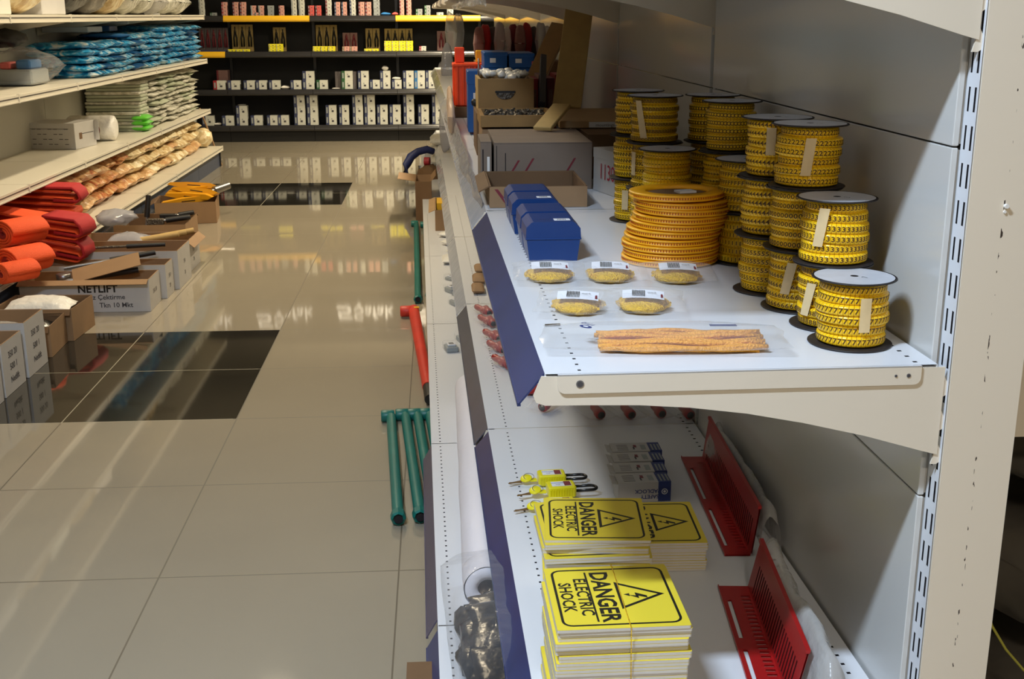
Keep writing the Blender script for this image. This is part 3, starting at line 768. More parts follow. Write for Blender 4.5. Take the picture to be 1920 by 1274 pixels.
ztop = sign_stack(0.256, 1.598, 34, 0.015, 0.004, 'front stack of danger signs', 1, 'yellow danger electric shock sign on top of the tall front stack', 'yellow faced danger sign board in the tall front stack under its top sign', 'front')
sign_stack(0.290, 2.060, 19, -0.075, 0.004, 'middle stack of danger signs', 2, 'yellow danger electric shock sign on top of the middle stack by the padlocks', 'yellow faced danger sign board in the middle stack under its top sign', 'middle',
           {12: (-0.012, -0.014, 0.1), 13: (-0.012, -0.014, 0.1), 17: (-0.010, 0.0, 0.1), 16: (-0.010, 0.0, 0.1)})
sign_stack(0.410, 2.130, 11, -0.03, 0.002, 'rear stack of danger signs', 3, 'yellow danger sign on the low stack half under the middle stack', 'yellow faced danger sign board in the low rear stack under its top sign', 'rear')
# rubber band round the front stack
b = MB(); x0 = 0.268; y0, y1 = 1.598-SW/2-0.005, 1.598+SW/2+0.005
pts = []
for (y, z) in ((y0, ZB+0.004), (y0, ztop-0.002), (y0+0.004, ztop+0.0012), (y1-0.004, ztop+0.0012), (y1, ztop-0.002), (y1, ZB+0.004)): pts.append((x0+0.002*math.sin(z*60), y, z))
b.tube(pts, 0.0008, 'gold_label', 6); tag(b.build('rubber_band'), 'thin yellowish rubber band round the front stack of danger signs', 'rubber band')
# loose sheets beside the stacks
b = MB()
for k in range(7):
    b.box(-0.045+k*0.002, 0.02, -0.10+0.003*k, 0.075, 0.0004+k*0.0012, 0.0014+k*0.0012, 'paper_white' if k % 3 else 'sign_yellow', T=TR(0, 0, 0, rz=0.02*k-0.05))
o = b.build('paper_sheets', None, (0.225, 1.83, ZB+0.0008), -0.05); tag(o, 'thin pile of white backing sheets lying between the front and middle sign stacks', 'paper')

# ------------------------------------------------------------------ yellow padlocks
def padlock(loc, rz, label):
    t = thing('padlock', label, 'padlock', loc, rz, 'yellow safety padlocks')
    b = MB(); b.box(-0.031, 0.031, -0.021, 0.021, 0.001, 0.026, 'lock_yellow', ch=0.0025)
    for k in range(10): b.box(-0.028+k*0.0058, -0.0255+k*0.0058, -0.0228, 0.0228, 0.003, 0.021, 'lock_yellow')
    body = b.build('lock_body', t)
    b = MB(); b.box(-0.022, 0.022, -0.013, 0.013, 0.0262, 0.0266, 'label_white'); b.box(0.006, 0.021, -0.012, 0.012, 0.0266, 0.0269, 'label_red'); b.text('DANGER', 0.007, 'ink_blue', TR(-0.008, 0.004, 0.0269)); b.text('lock', 0.006, 'ink_grey', TR(-0.008, -0.005, 0.0269)); b.build('sticker', body)
    b = MB(); pts = [(0.03, -0.0125, 0.013), (0.068, -0.0125, 0.013)]+[(0.068+0.0125*math.sin(a), -0.0125*math.cos(a), 0.013) for a in [PI*q/10 for q in range(1, 10)]]+[(0.068, 0.0125, 0.013), (0.03, 0.0125, 0.013)]
    b.tube(pts, 0.0034, 'black_gloss', 10); b.build('shackle', t)
    k = MB(); k.lathe([(0, 0), (0.0125, 0), (0.0135, 0.001), (0.0135, 0.003), (0.0125, 0.004), (0, 0.004)], 'lock_yellow', 24, T=TR(-0.058, 0.002, 0.012, 0.25, -0.2, 0)); k.box(-0.05, -0.034, -0.008, 0.008, 0.008, 0.012, 'lock_yellow', ch=0.001); key = k.build('key_head', t)
    k = MB(); k.prism([(-0.068, -0.004), (-0.10, -0.014), (-0.101, -0.011), (-0.07, 0.003)], 0.008, 0.0095, 'brass', 'z'); k.prism([(-0.068, -0.001), (-0.098, 0.0), (-0.097, 0.003), (-0.068, 0.004)], 0.004, 0.0055, 'brass', 'z'); k.build('key_blade', key)
    k = MB(); k.tube([(-0.052+0.012*math.cos(a), 0.004+0.010*math.sin(a), 0.017+0.004*math.sin(a)) for a in [2*PI*q/20 for q in range(20)]], 0.0007, 'steel', 6, True); k.build('key_ring', t)
    return t
for i, (u, v, rz, lab, dz) in enumerate(((1034, 892, 0.05, 'yellow safety padlock farthest back, with black shackle and keys', 0), (1052, 918, 0.08, 'yellow safety padlock in the middle of three, keys spread to its left', 0.006), (1050, 944, 0.0, 'yellow safety padlock nearest the sign stack, half under the top sign', 0))):
    P = at(u, v, ZB+0.02); padlock((P.x, P.y, ZB+0.001+dz), rz, lab)

# padlock cartons
def lock_box(loc, rz, label):
    t = thing('padlock_box', label, 'box', loc, rz, 'white and blue padlock boxes')
    W, D, H = 0.118, 0.056, 0.046
    b = MB(); b.box(0, W*0.76, 0, D, 0, H, 'carton_white'); b.box(W*0.76, W, 0, D, 0, H, 'ink_blue')
    b.text('SAFETY', 0.0125, 'ink_blue', TR(W*0.60, -0.0006, 0.012, PI/2, 0, 0) @ Matrix.Rotation(PI, 4, 'Z'), bold=0.02)
    b.text('PADLOCK', 0.0125, 'ink_blue', TR(W*0.56, -0.0006, 0.025, PI/2, 0, 0) @ Matrix.Rotation(PI, 4, 'Z'), bold=0.02)
    for k in range(5): b.box(W*0.12, W*0.34, 0.008+k*0.008, 0.0095+k*0.008, H, H+0.0003, 'ink_grey')
    b.box(W*0.44, W*0.47, 0.012, 0.028, H, H+0.0004, 'ink_grey'); b.box(W*0.6, W*0.7, 0.01, 0.04, H, H+0.0003, 'box_grey'); b.box(W*0.46, W*0.52, 0.025, 0.04, H, H+0.0004, 'label_red')
    b.lathe([(0, 0), (0.007, 0)], 'label_white', 20, T=TR(W*0.88, -0.0006, H/2, PI/2, 0, 0), cap=False); b.lathe([(0.003, 0), (0.005, 0)], 'ink_blue', 20, T=TR(W*0.88, -0.0008, H/2, PI/2, 0, 0), cap=False)
    for k in range(3): b.box(W*0.81+k*0.008, W*0.81+k*0.008+0.004, 0.006, 0.044, H, H+0.0003, 'box_grey')
    b.build('carton', t)
    q = MB(); q.prism([(0, 0), (-0.012, 0.004), (-0.012, 0.0055), (0, 0.002)], 0.003, D-0.003, 'carton_white', 'y', T=TR(0, 0, H-0.006)); q.build('end_flap', t)
    return t
for i, (u, v, dz, rz, lab) in enumerate(((1142, 868, 0.0, 0.0, 'white and blue padlock box farthest back in the row'), (1147, 893, 0.0, 0.02, 'white and blue padlock box third from the front'), (1152, 920, 0.0, 0.0, 'white and blue padlock box second from the front'), (1160, 948, 0.0, 0.03, 'white and blue safety padlock box at the front of the row'))):
    P = at(u, v, ZB+0.0); lock_box((P.x+0.0, 2.36+0.064*(3-i)+0.004, ZB+0.0008), rz, lab)

# ------------------------------------------------------------------ red louvred plastic profiles in film
def louvre(F0, F1, bw, wh, lean, label, bagseed, glab):
    """an L profile: flat base with long slots and a leaning wall with a comb of slits; F0 far end, F1 near end of the fold"""
    F0 = Vector(F0); F1 = Vector(F1); d = (F0-F1); L = d.length; ang = math.atan2(d.y, d.x)
    t = thing('louvre_profile', label, 'plastic profile', F1, ang, 'red louvred plastic profiles')
    # local: x along the fold to the far end, y towards the aisle (left)
    b = MB()
    hs = [(L*0.08, L*0.42, bw*0.70, bw*0.84), (L*0.52, L*0.86, bw*0.70, bw*0.84)]
    n = int(L/0.016)
    sl = [(0.03+i*(L-0.06)/n, 0.03+i*(L-0.06)/n+0.006, 0.004, bw*0.36) for i in range(n)]
    b.plate(0, L, 0, bw, hs+sl, lambda a, c, z: (a, c, 0.003-z), 'red_plastic'); b.plate(0, L, 0, bw, hs+sl, lambda a, c, z: (a, c, 0.0005), 'red_plastic')
    b.box(0, L, bw-0.0015, bw, 0.0005, 0.006, 'red_plastic'); b.build('base', t)
    b = MB()
    def W(a, c, z): return (a, -c*math.sin(lean)-z, 0.003+c*math.cos(lean))
    sl = [(0.03+i*(L-0.06)/n, 0.03+i*(L-0.06)/n+0.006, 0.006, wh*0.62) for i in range(n)]
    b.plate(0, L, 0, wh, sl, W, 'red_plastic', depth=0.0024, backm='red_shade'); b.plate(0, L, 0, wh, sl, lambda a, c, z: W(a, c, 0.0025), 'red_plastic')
    b.add([W(0, wh, -0.003), W(L, wh, -0.003), W(L, wh, 0.004), W(0, wh, 0.004), W(0, wh-0.006, -0.003), W(L, wh-0.006, -0.003), W(0, wh-0.006, 0.004), W(L, wh-0.006, 0.004)], [(0, 1, 2, 3), (4, 5, 1, 0), (3, 2, 7, 6), (0, 3, 6, 4), (1, 5, 7, 2)], 'red_plastic')
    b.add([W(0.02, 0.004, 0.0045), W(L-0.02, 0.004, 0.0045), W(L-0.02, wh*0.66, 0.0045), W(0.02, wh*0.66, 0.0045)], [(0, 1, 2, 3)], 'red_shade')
    b.build('louvred_wall', t)
    return t, L
t1, L1_ = louvre((0.628, 2.62, ZB+0.001), (0.606, 2.085, ZB+0.001), 0.052, 0.104, 0.12, 'red slotted plastic profile farther in on the lower shelf, behind the padlock boxes', 1, '')
t2, L2_ = louvre((0.566, 1.955, ZB+0.001), (0.531, 1.56, ZB+0.001), 0.056, 0.10, 0.2, 'red slotted plastic profile nearer the shelf end, beside the danger signs', 2, '')
def sleeve(name, label, p0, p1, wid, hgt, m, seed):
    b = MB(); p0 = Vector(p0); p1 = Vector(p1); n = 26; vs = []; fs = []; k = 10
    rnd = random.Random(seed); off = Vector((seed*3.1, 1, 2))
    for i in range(n+1):
        f = i/n; c = p0.lerp(p1, f)
        for j in range(k+1):
            g = j/k; a = g*PI*0.95
            x = wid*(0.5+0.5*math.cos(a))*(1+0.25*mnoise.noise(Vector((f*7, g*2, 0))+off)); z = hgt*math.sin(a)**0.8*(1+0.18*mnoise.noise(Vector((f*5, g*3, 5))+off))
            if i in (0, n): z *= 0.75
            vs.append((c.x+x, c.y+0.004*mnoise.noise(Vector((f*9, g*9, 2))), c.z+max(z, 0.0)))
    for i in range(n):
        for j in range(k): a = i*(k+1)+j; fs.append((a, a+1, a+k+2, a+k+1))
    b.add(vs, fs, m, True)
    return tag(b.build(name), label, 'plastic sleeve')
sleeve('plastic_sleeve', 'milky film sleeve bulging behind the far red profile', (0.628, 2.60, ZB+0.002), (0.625, 2.09, ZB+0.002), 0.04, 0.105, 'film_soft', 3)
sleeve('plastic_sleeve', 'milky film sleeve bulging behind the near red profile', (0.575, 1.955, ZB+0.002), (0.548, 1.50, ZB+0.002), 0.05, 0.105, 'film_soft', 4)

# ------------------------------------------------------------------ bags of red plugs, lower shelf
def plug_bag(loc, rz, label, group, seed, n=1):
    t = thing('plug_bag', label, 'bag', loc, rz, group)
    for k in range(n):
        b = MB(); b.lathe([(0.0, 0), (0.013, 0), (0.014, 0.003), (0.014, 0.02), (0.011, 0.024), (0.011, 0.05), (0.008, 0.058), (0.0, 0.058)], 'red_cap', 20, T=TR(0.0, -0.035+0.03*k, 0.015, -PI/2+0.15, 0, 0.5*(k-0.2)))
        b.lathe([(0, 0), (0.0095, 0), (0.0095, 0.004), (0, 0.004)], 'black', 16, T=TR(0.0, -0.0375+0.03*k, 0.0152, -PI/2+0.15, 0, 0.5*(k-0.2)))
        b.build('plug', t)
    MB().pillow(0.085, 0.125, 0.036, 'film', seed, 16, 16, 0.3, 2.4, freq=26, T=TR(0.004, 0.0, 0)).build('clear_film', t)
    return t
for i, (u, v) in enumerate(((1030, 776), (1118, 790), (1175, 790), (1232, 788), (1285, 790), (1080, 768), (1205, 768), (1255, 766))):
    P = at(u, v, ZB); plug_bag((P.x, P.y+0.03, ZB+0.001+(0.001 if i < 5 else 0.0)), 0.35 if i else -0.6, ['red plug in clear film alone at the left under the shelf end', 'red plug in clear film, left of the row behind the padlock boxes', 'red plug in clear film, second of the row behind the padlock boxes', 'red plug in clear film, third of the row behind the padlock boxes', 'red plug in clear film at the right of the row by the red profile'][i] if i < 5 else 'red plug in clear film in the back row mostly hidden by the bracket', 'film-wrapped red plugs', 80+i) if i < 5 else plug_bag((P.x, P.y+0.10, ZB+0.001), 0.3, 'red plug in clear film in the back row mostly hidden by the bracket', 'film-wrapped red plugs in the back row', 80+i)
for i, (u, v) in enumerate(((905, 592), (912, 612), (922, 640), (930, 662), (940, 690))):
    P = at(u, v, ZB); plug_bag((P.x+0.012, P.y, ZB+0.001), 0.3, ['red plugs in clear film farthest along the shelf lip', 'red plugs in clear film second farthest along the shelf lip', 'red plugs in clear film midway along the shelf lip', 'red plugs in clear film second nearest along the shelf lip', 'red plugs in clear film nearest the blue strip on the lower shelf'][i], 'red plug bags along the lower shelf front', 90+i, 2)
P = at(992, 748, ZB); o = bag_thing('red_pouch', 'red pouch poking out below the corner of the blue strip', 'pouch', (P.x+0.03, P.y+0.05, ZB+0.001), 0.08, 0.07, 0.02, 'red_cap', 12)

# ------------------------------------------------------------------ bottom deck, right
t = thing('foam_roll', 'long white foam roll lying along the bottom deck', 'roll', gw(0, 0, 0))
t.location = (0.088, 2.21, ZC+0.001); t.rotation_euler = (0, 0, -0.005)
b = MB(); R = 0.052; prof = []; vs = []; fs = []; n = 30; K = 28; L = 1.36
for i in range(K+1):
    y = L*i/K
    for k in range(n):
        a = 2*PI*k/n; r = R*(1+0.05*mnoise.noise(Vector((math.cos(a)*2, math.sin(a)*2, y*5)))); r *= 1 if i > 0 else 0.97
        vs.append((r*math.cos(a), y, R+r*math.sin(a)))
for i in range(K):
    for k in range(n): fs.append((i*n+k, (i+1)*n+k, (i+1)*n+(k+1) % n, i*n+(k+1) % n))
b.add(vs, fs, 'foam', True)
ring = [(0.048, 0.001), (0.04, -0.004), (0.03, -0.003), (0.021, 0.0)]
b.lathe([(r, z) for r, z in ring]+[(0.02, 0.2)], 'foam', n, T=TR(0, 0, R, -PI/2, 0, 0), cap=False); b.build('foam_wrap', t)
MB().lathe([(0.0205, 0.005), (0.0205, 0.25), (0, 0.25)], 'card_dark', 20, T=TR(0, 0, R, -PI/2, 0, 0), cap=False).build('cardboard_core', t)
# black goods in a clear bag in front of the roll
t = thing('sack_of_black_pads', 'clear bag stuffed with black folded pads, bottom deck nearest the camera', 'bag', (0.115, 1.95, ZC+0.001), 0.05)
b = MB(); b.blob(0.096, 0.225, 0.060, 'bag_black', 5, 0.30, 2.6, 56, squash=0.25)
for k in range(5): b.pillow(0.15-0.01*k, 0.16, 0.03, 'bag_black', 20+k, 20, 20, 0.5, 2.6, T=TR(0.01*math.sin(k*2), -0.14+0.055*k, 0.082+0.006*math.sin(k*3), 0.12, 0.1*math.sin(k), 0.3*math.sin(k*5)), freq=12)
b.build('black_pads', t)
MB().pillow(0.225, 0.56, 0.152, 'film_bagged', 33, 40, 60, 0.14, 3.0, freq=11, T=TR(0, 0.06, 0)).build('clear_film', t)
# little packets on the deck
for i, (u, v, w_, h_) in enumerate(((878, 742, 0.05, 0.025), (893, 728, 0.05, 0.02), (846, 658, 0.045, 0.02), (868, 640, 0.04, 0.018), (856, 572, 0.045, 0.02), (848, 548, 0.05, 0.022), (862, 556, 0.045, 0.02), (846, 526, 0.03, 0.015))):
    P = at(u, v, ZC); t = thing('fitting_packet', 'small grey fitting in clear box on bottom deck, number %s from foam roll' % ['one', 'two', 'three', 'four', 'five', 'six', 'seven', 'eight'][i], 'packet', (P.x, P.y, ZC+0.001), 0.1*i, 'grey fittings on the bottom deck')
    b = MB(); b.box(-w_/2, w_/2, -0.03, 0.03, 0, h_, 'box_grey', ch=0.003); b.box(-w_/3, w_/3, -0.018, 0.018, h_, h_+0.008, 'label_white', ch=0.002); b.box(-w_/5, w_/5, -0.01, 0.01, h_+0.008, h_+0.0085, 'ink_grey'); b.build('fitting', t)
    b = MB(); b.box(-w_/2-.004, w_/2+.004, -0.035, 0.035, 0, h_+0.012, 'film', ch=0.003); b.build('clear_box', t)
for i, (u, v) in enumerate(((838, 492), (852, 480), (846, 462), (858, 450), (842, 445))):
    P = at(u, v, ZC); bag_thing('tissue_packet', 'crumpled white plastic packet on the bottom deck before the cartons', 'packet', (P.x+0.02, P.y, ZC+0.001), 0.09, 0.16, 0.035, 'bag_white', 50+i, 0.3*i, 'crumpled white packets')

# ------------------------------------------------------------------ cartons on shelf A beyond the first bay
def carton(name, label, w, d, h, m, loc, rz=0.0, group=None, inner='card', flaps=(), th=0.004, cat='box', closed=False):
    """open carton, origin at its front-left bottom corner; flaps: (side, length, angle)"""
    t = thing(name, label, cat, loc, rz, group)
    b = MB()
    b.box(0, w, 0, d, 0, th, m); b.box(0, w, 0, th, th, h, m); b.box(0, w, d-th, d, th, h, m); b.box(0, th, th, d-th, th, h, m); b.box(w-th, w, th, d-th, th, h, m)
    e = 0.0008
    b.box(th-e, w-th+e, th, th+e, th, h-0.0005, inner); b.box(th-e, w-th+e, d-th-e, d-th, th, h-0.0005, inner); b.box(th, th+e, th, d-th, th, h-0.0005, inner); b.box(w-th-e, w-th, th, d-th, th, h-0.0005, inner); b.box(th, w-th, th, d-th, th, th+e, inner)
    b.box(0, w, 0, th, h, h+.0006, inner); b.box(0, w, d-th, d, h, h+.0006, inner); b.box(0, th, 0, d, h, h+.0006, inner); b.box(w-th, w, 0, d, h, h+.0006, inner)
    if closed: b.box(0, w, 0, d/2-0.001, h, h+0.003, m); b.box(0, w, d/2+0.001, d, h, h+0.003, m)
    b.build('carton_walls', t)
    for side, ln, an in flaps:
        q = MB()
        if side == 'F': q.box(0.002, w-0.002, 0, ln, 0, 0.003, m if inner == m else inner, T=TR(0, 0, h, rx=0) @ Matrix.Rotation(PI-an, 4, 'X') @ TR(0, 0, -0.003))
        if side == 'B': q.box(0.002, w-0.002, 0, ln, 0, 0.003, inner, T=TR(0, d, h) @ Matrix.Rotation(an, 4, 'X'))
        if side == 'L': q.box(-ln, 0, 0.002, d-0.002, 0, 0.003, inner, T=TR(0, 0, h) @ Matrix.Rotation(an, 4, 'Y'))
        if side == 'R': q.box(0, ln, 0.002, d-0.002, 0, 0.003, inner, T=TR(w, 0, h) @ Matrix.Rotation(-an, 4, 'Y'))
        q.build('flap', t)
    return t
zc = ZA+0.001
# long low carton in front, printed with red stripes
t = carton('carton', 'long open cardboard box with red stripes just behind the blue cases', 0.245, 0.30, 0.052, 'card', (0.128, 2.90, zc), 0.0, None, 'card_dark', (('L', 0.03, -0.5),))
b = MB()
for x in (0.012, 0.05, 0.095): b.prism([(x, 0.046), (x+0.009, 0.046), (x+0.034, 0.012), (x+0.025, 0.012)], -0.0006, 0.0, 'label_red', 'y')
b.build('printed_stripes', t)
t = carton('carton', 'tall grey-brown cardboard carton with red slash marks', 0.27, 0.40, 0.125, 'card_grey', (0.155, 3.215, zc), 0.0, None, 'card_dark', (), closed=True)
b = MB()
for x, z in ((0.035, 0.03), (0.075, 0.035), (0.19, 0.035)): b.prism([(x, z), (x+0.006, z), (x+0.036, z+0.05), (x+0.030, z+0.05)], -0.0006, 0.0, 'label_red', 'y')
b.box(0.006, 0.0075, -0.001, 0.0, 0.03, 0.12, 'dark_slot'); b.box(0.03, 0.032, -0.001, 0.0, 0.03, 0.1, 'dark_slot')
b.build('printed_slashes', t)
t = carton('carton', 'narrow upright carton end with black slits left of the slash-marked carton', 0.03, 0.22, 0.128, 'card_grey', (0.118, 3.22, zc), 0.0, None, 'card_dark', (), closed=True)
b = MB(); b.box(0.005, 0.008, -0.001, 0, 0.03, 0.11, 'dark_slot'); b.box(0.018, 0.025, -0.001, 0, 0.05, 0.09, 'paper_white'); b.build('printed_slits', t)
t = carton('carton', 'plain brown carton under the flat parcel at the back panel', 0.20, 0.38, 0.125, 'card_dark', (0.44, 3.42, zc), RA, None, 'card_dark', (), closed=True)
# white 1130 box
t = thing('white_box', 'white cardboard box with 1130 written in red marker', 'box', (0.428, 3.20, zc), -1.32, None)
t.rotation_euler = (0, 0, -1.30)
b = MB(); W_, D_, H_ = 0.36, 0.15, 0.115; b.box(0, W_, 0, D_, 0, H_, 'carton_white'); b.box(-0.001, W_+0.001, -0.001, D_+0.001, H_-0.025, H_+0.001, 'carton_white'); b.build('carton', t)
b = MB(); b.text('1130', 0.075, 'ink_red', TR(0.095, -0.0022, 0.055, PI/2, 0, 0) @ Matrix.Diagonal((0.72, 0.8, 1, 1)), spacing=0.95); b.build('marker_writing', t)
# flat parcel with printed label
t = thing('flat_parcel', 'flat brown parcel with white printed label lying on the cartons', 'parcel', (0.375, 3.60, zc+0.130), 0.0)
b = MB(); b.box(0, 0.28, 0, 0.50, 0, 0.022, 'card_pale', ch=0.002); b.build('wrapped_board', t)
b = MB(); b.box(0.09, 0.20, -0.0008, 0.0, 0.002, 0.019, 'label_white'); b.text('mountings', 0.014, 'ink_grey', TR(0.14, -0.001, 0.009, PI/2, 0, 0)); b.text('EAN', 0.009, 'ink_black', TR(0.185, -0.001, 0.007, PI/2, 0, 0), bold=0.02); b.build('printed_label', t)
# wooden tray of small metal parts
t = thing('wooden_tray', 'shallow wooden tray full of small grey metal parts', 'tray', (0.135, 3.66, zc+0.130), 0.0)
b = MB(); W_, D_, H_ = 0.235, 0.30, 0.035
b.box(0, W_, 0, 0.012, 0, H_, 'wood'); b.box(0, W_, D_-0.012, D_, 0, H_, 'wood'); b.box(0, 0.012, 0.012, D_-0.012, 0, H_, 'wood'); b.box(W_-0.012, W_, 0.012, D_-0.012, 0, H_, 'wood'); b.box(0.012, W_-0.012, 0.012, D_-0.012, 0, 0.005, 'wood'); b.build('tray_walls', t)
b = MB(); rnd = random.Random(5)
for k in range(150):
    b.box(-0.009, 0.009, -0.004, 0.004, -0.003, 0.003, 'parts_grey', T=TR(rnd.uniform(0.025, W_-0.025), rnd.uniform(0.025, D_-0.025), 0.020+rnd.uniform(0, 0.014), rnd.uniform(-0.6, 0.6), rnd.uniform(-0.6, 0.6), rnd.uniform(0, 3)))
b.box(0.012, W_-0.012, 0.012, D_-0.012, 0.005, 0.02, 'parts_grey')
o = b.build('metal_parts', t); o['kind'] = 'stuff'
t = thing('wooden_board', 'pale wooden block leaning on the tray corner', 'wood', (0.315, 3.52, zc+0.131), 0.0, None, (0.0, 0.0, -0.55))
b = MB(); b.box(-0.03, 0.03, 0.0, 0.15, 0, 0.012, 'wood_pale', T=Matrix.Rotation(0.42, 4, 'X'), ch=0.002); b.build('board', t)
# support crate under the tray
b = MB(); b.box(0, 0.22, 0, 0.28, 0, 0.122, 'card', ch=0.002); b.box(0.0, 0.22, -0.0005, 0.0, 0.06, 0.063, 'card_dark')
tag(b.build('packing_case', None, (0.14, 3.67, zc)), 'closed brown packing case under the wooden tray', 'case')
# drawer crate with recessed handle
t = thing('wooden_crate', 'brown wooden drawer with dark half-round pull, filled with wrapped fittings', 'crate', (0.142, 4.05, zc+0.146), 0.0)
b = MB(); W_, D_, H_ = 0.19, 0.30, 0.11
b.box(0, W_, 0, 0.012, 0, H_, 'wood'); b.box(0, W_, D_-0.012, D_, 0, H_, 'wood'); b.box(0, 0.010, 0.012, D_-0.012, 0, H_, 'wood_pale'); b.box(W_-0.012, W_, 0.012, D_-0.012, 0, H_, 'wood'); b.box(0.01, W_-0.012, 0.012, D_-0.012, 0, 0.01, 'wood'); b.build('drawer_walls', t)
b = MB(); pts = [(0.06+0.032-0.032*math.cos(a)+0.0, 0.066-0.024*math.sin(a)) for a in [PI*q/12 for q in range(13)]]
b.prism(pts, -0.004, 0.0, 'parts_grey', 'y'); b.box(0.058, 0.126, -0.005, 0.0, 0.064, 0.070, 'black'); b.build('drawer_pull', t)
b = MB()
for k in range(26):
    rnd = random.Random(k+900); b.blob(0.016, 0.02, 0.012, 'bag_white', k, 0.4, 3, 12, T=TR(rnd.uniform(0.03, W_-0.03), rnd.uniform(0.04, D_-0.04), H_-0.012+rnd.uniform(0, 0.015)))
b.box(0.01, W_-0.012, 0.012, D_-0.012, 0.01, H_-0.012, 'parts_grey')
o = b.build('wrapped_fittings', t); o['kind'] = 'stuff'
b = MB(); b.box(0, 0.22, 0, 0.33, 0, 0.144, 'card_dark', ch=0.002); tag(b.build('packing_case', None, (0.135, 4.03, zc)), 'closed brown packing case under the wooden drawer', 'case')
# leaning boards
def lean_board(p0, p1, w_, th_, m, label, yaw=0.0):
    p0 = Vector(p0); p1 = Vector(p1); d = p1-p0
    t = thing('leaning_board', label, 'board', p0)
    b = MB(); q = d.to_track_quat('Z', 'Y').to_matrix().to_4x4(); b.box(-w_/2, w_/2, -th_/2, th_/2, 0, d.length, m, T=q @ Matrix.Rotation(yaw, 4, 'Z'), ch=0.002); b.build('board', t)
    return t
lean_board((0.45, 4.10, zc+0.153), (0.535, 4.42, 1.43), 0.10, 0.02, 'wood_pale', 'wide pale wooden board leaning up against the shelf above', 0.15)
lean_board((0.345, 4.52, zc+0.16), (0.50, 4.80, 1.32), 0.075, 0.02, 'wood', 'narrow brown board leaning steeply over the red boxes', 0.2)
lean_board((0.36, 4.05, zc+0.17), (0.40, 4.45, 1.21), 0.022, 0.02, 'black', 'black rod leaning behind the pale wooden block', 0.2)
# red and white boxes beyond the drawer
for i in range(5):
    b = MB(); b.box(0, 0.028, 0, 0.2, 0, 0.24+0.012*(i % 2), ['box_crimson', 'pink_card', 'label_red', 'box_crimson', 'grey_card'][i]); b.box(0.006, 0.022, -0.0006, 0, 0.02, 0.2, 'pink_card' if i % 2 == 0 else 'label_white')
    tag(b.build('upright_box', None, (0.345+i*0.031, 4.36+0.01*i, zc)), ['dark red box standing upright, first right of the wooden drawer', 'pinkish box standing upright, second right of the wooden drawer', 'maroon box standing upright, third right of the wooden drawer', 'dark red box standing upright, fourth right of the wooden drawer', 'dark grey box standing upright, fifth right of the wooden drawer'][i], 'box', 'upright boxes beside the drawer')
# blue bins and boxes
def bin_box(name, label, loc, w_, d_, h_, m, lab=True, group=None):
    t = thing(name, label, 'box', loc, 0.0, group)
    b = MB(); b.box(0, w_, 0, d_, 0, h_, m, ch=0.003); b.box(-0.002, w_+0.002, -0.002, d_+0.002, h_*0.78, h_+0.002, m, ch=0.003); b.build('box_body', t)
    if lab: q = MB(); q.box(w_*0.25, w_*0.5, -0.003, -0.002, h_*0.35, h_*0.65, 'label_white'); q.build('label', t)
    return t
bin_box('blue_box', 'lower blue cardboard box beyond the drawer of wrapped fittings', (0.21, 5.2, zc), 0.20, 0.35, 0.24, 'bin_blue', False)
bin_box('blue_box', 'upper left blue box with small white label beyond the drawer', (0.21, 5.2, zc+0.243), 0.10, 0.3, 0.065, 'bin_blue')
bin_box('blue_box', 'upper right blue box beyond the drawer, long white label', (0.318, 5.2, zc+0.243), 0.11, 0.3, 0.06, 'bin_blue')
bin_box('pink_box', 'small pinkish red box beside the blue boxes', (0.418, 5.15, zc+0.10), 0.05, 0.2, 0.17, 'box_rose')
P = aty(872, 195, 4.75)
bin_box('blue_bin', 'narrow blue bin at the front lip below the orange bin', (P.x+0.012, 4.75, zc+0.01), 0.085, 0.2, 0.24, 'bin_blue')
t = thing('orange_bin', 'bright orange ribbed bin standing at the front lip', 'bin', (0.085, 5.6, zc+0.05))
b = MB(); b.box(0, 0.17, 0, 0.18, 0, 0.19, 'orange_bin', ch=0.006)
for k in range(6): b.box(0.01+k*0.028, 0.02+k*0.028, -0.006, 0, 0.005, 0.185, 'orange_bin', ch=0.002)
for k in range(5): b.box(-0.006, 0, 0.015+k*0.034, 0.028+k*0.034, 0.005, 0.185, 'orange_bin', ch=0.002)
b.box(-0.008, 0.178, -0.008, 0.188, 0.183, 0.197, 'orange_bin', ch=0.003); b.build('bin_body', t)
b = MB(); b.box(0, 0.18, 0, 0.3, 0, 0.049, 'card_dark'); tag(b.build('packing_case', None, (0.085, 5.58, zc)), 'low brown case under the orange ribbed bin', 'case')
t = thing('orange_box', 'small orange box standing on the orange ribbed bin', 'box', (0.09, 5.66, zc+0.249)); b = MB(); b.box(0, 0.045, 0, 0.05, 0, 0.07, 'orange_bin', ch=0.003); b.build('box_body', t)
t = thing('yellow_box', 'small yellow-orange box behind the orange ribbed bin', 'box', (0.19, 5.68, zc+0.249)); b = MB(); b.box(0, 0.055, 0, 0.05, 0, 0.055, 'rail_yellow', ch=0.003); b.build('box_body', t)
# packets hanging above
for i in range(11):
    rnd = random.Random(i+40); m = ['pink_card', 'red_cap', 'grey_card', 'film_grey', 'bag_white', 'label_red'][i % 6]
    o = MB().pillow(0.055, 0.03, 0.16, m, i, 8, 6, 0.2, 4, freq=20).build('hanging_packet', None, (0.215+i*0.034, 5.95+0.03*(i % 3), zc+0.250+0.012*(i % 2)), 0.2)
    tag(o, 'slim packet standing in the crowded row above the blue boxes', 'packet', 'slim packets above the blue boxes')
for i in range(6):
    b = MB(); b.box(0, 0.07, 0, 0.3, 0, 0.245, 'card_dark', ch=0.002); 
    tag(b.build('packing_case', None, (0.195+i*0.073, 5.85, zc)), 'brown case in the row under the slim packets', 'case', 'brown cases under the slim packets')
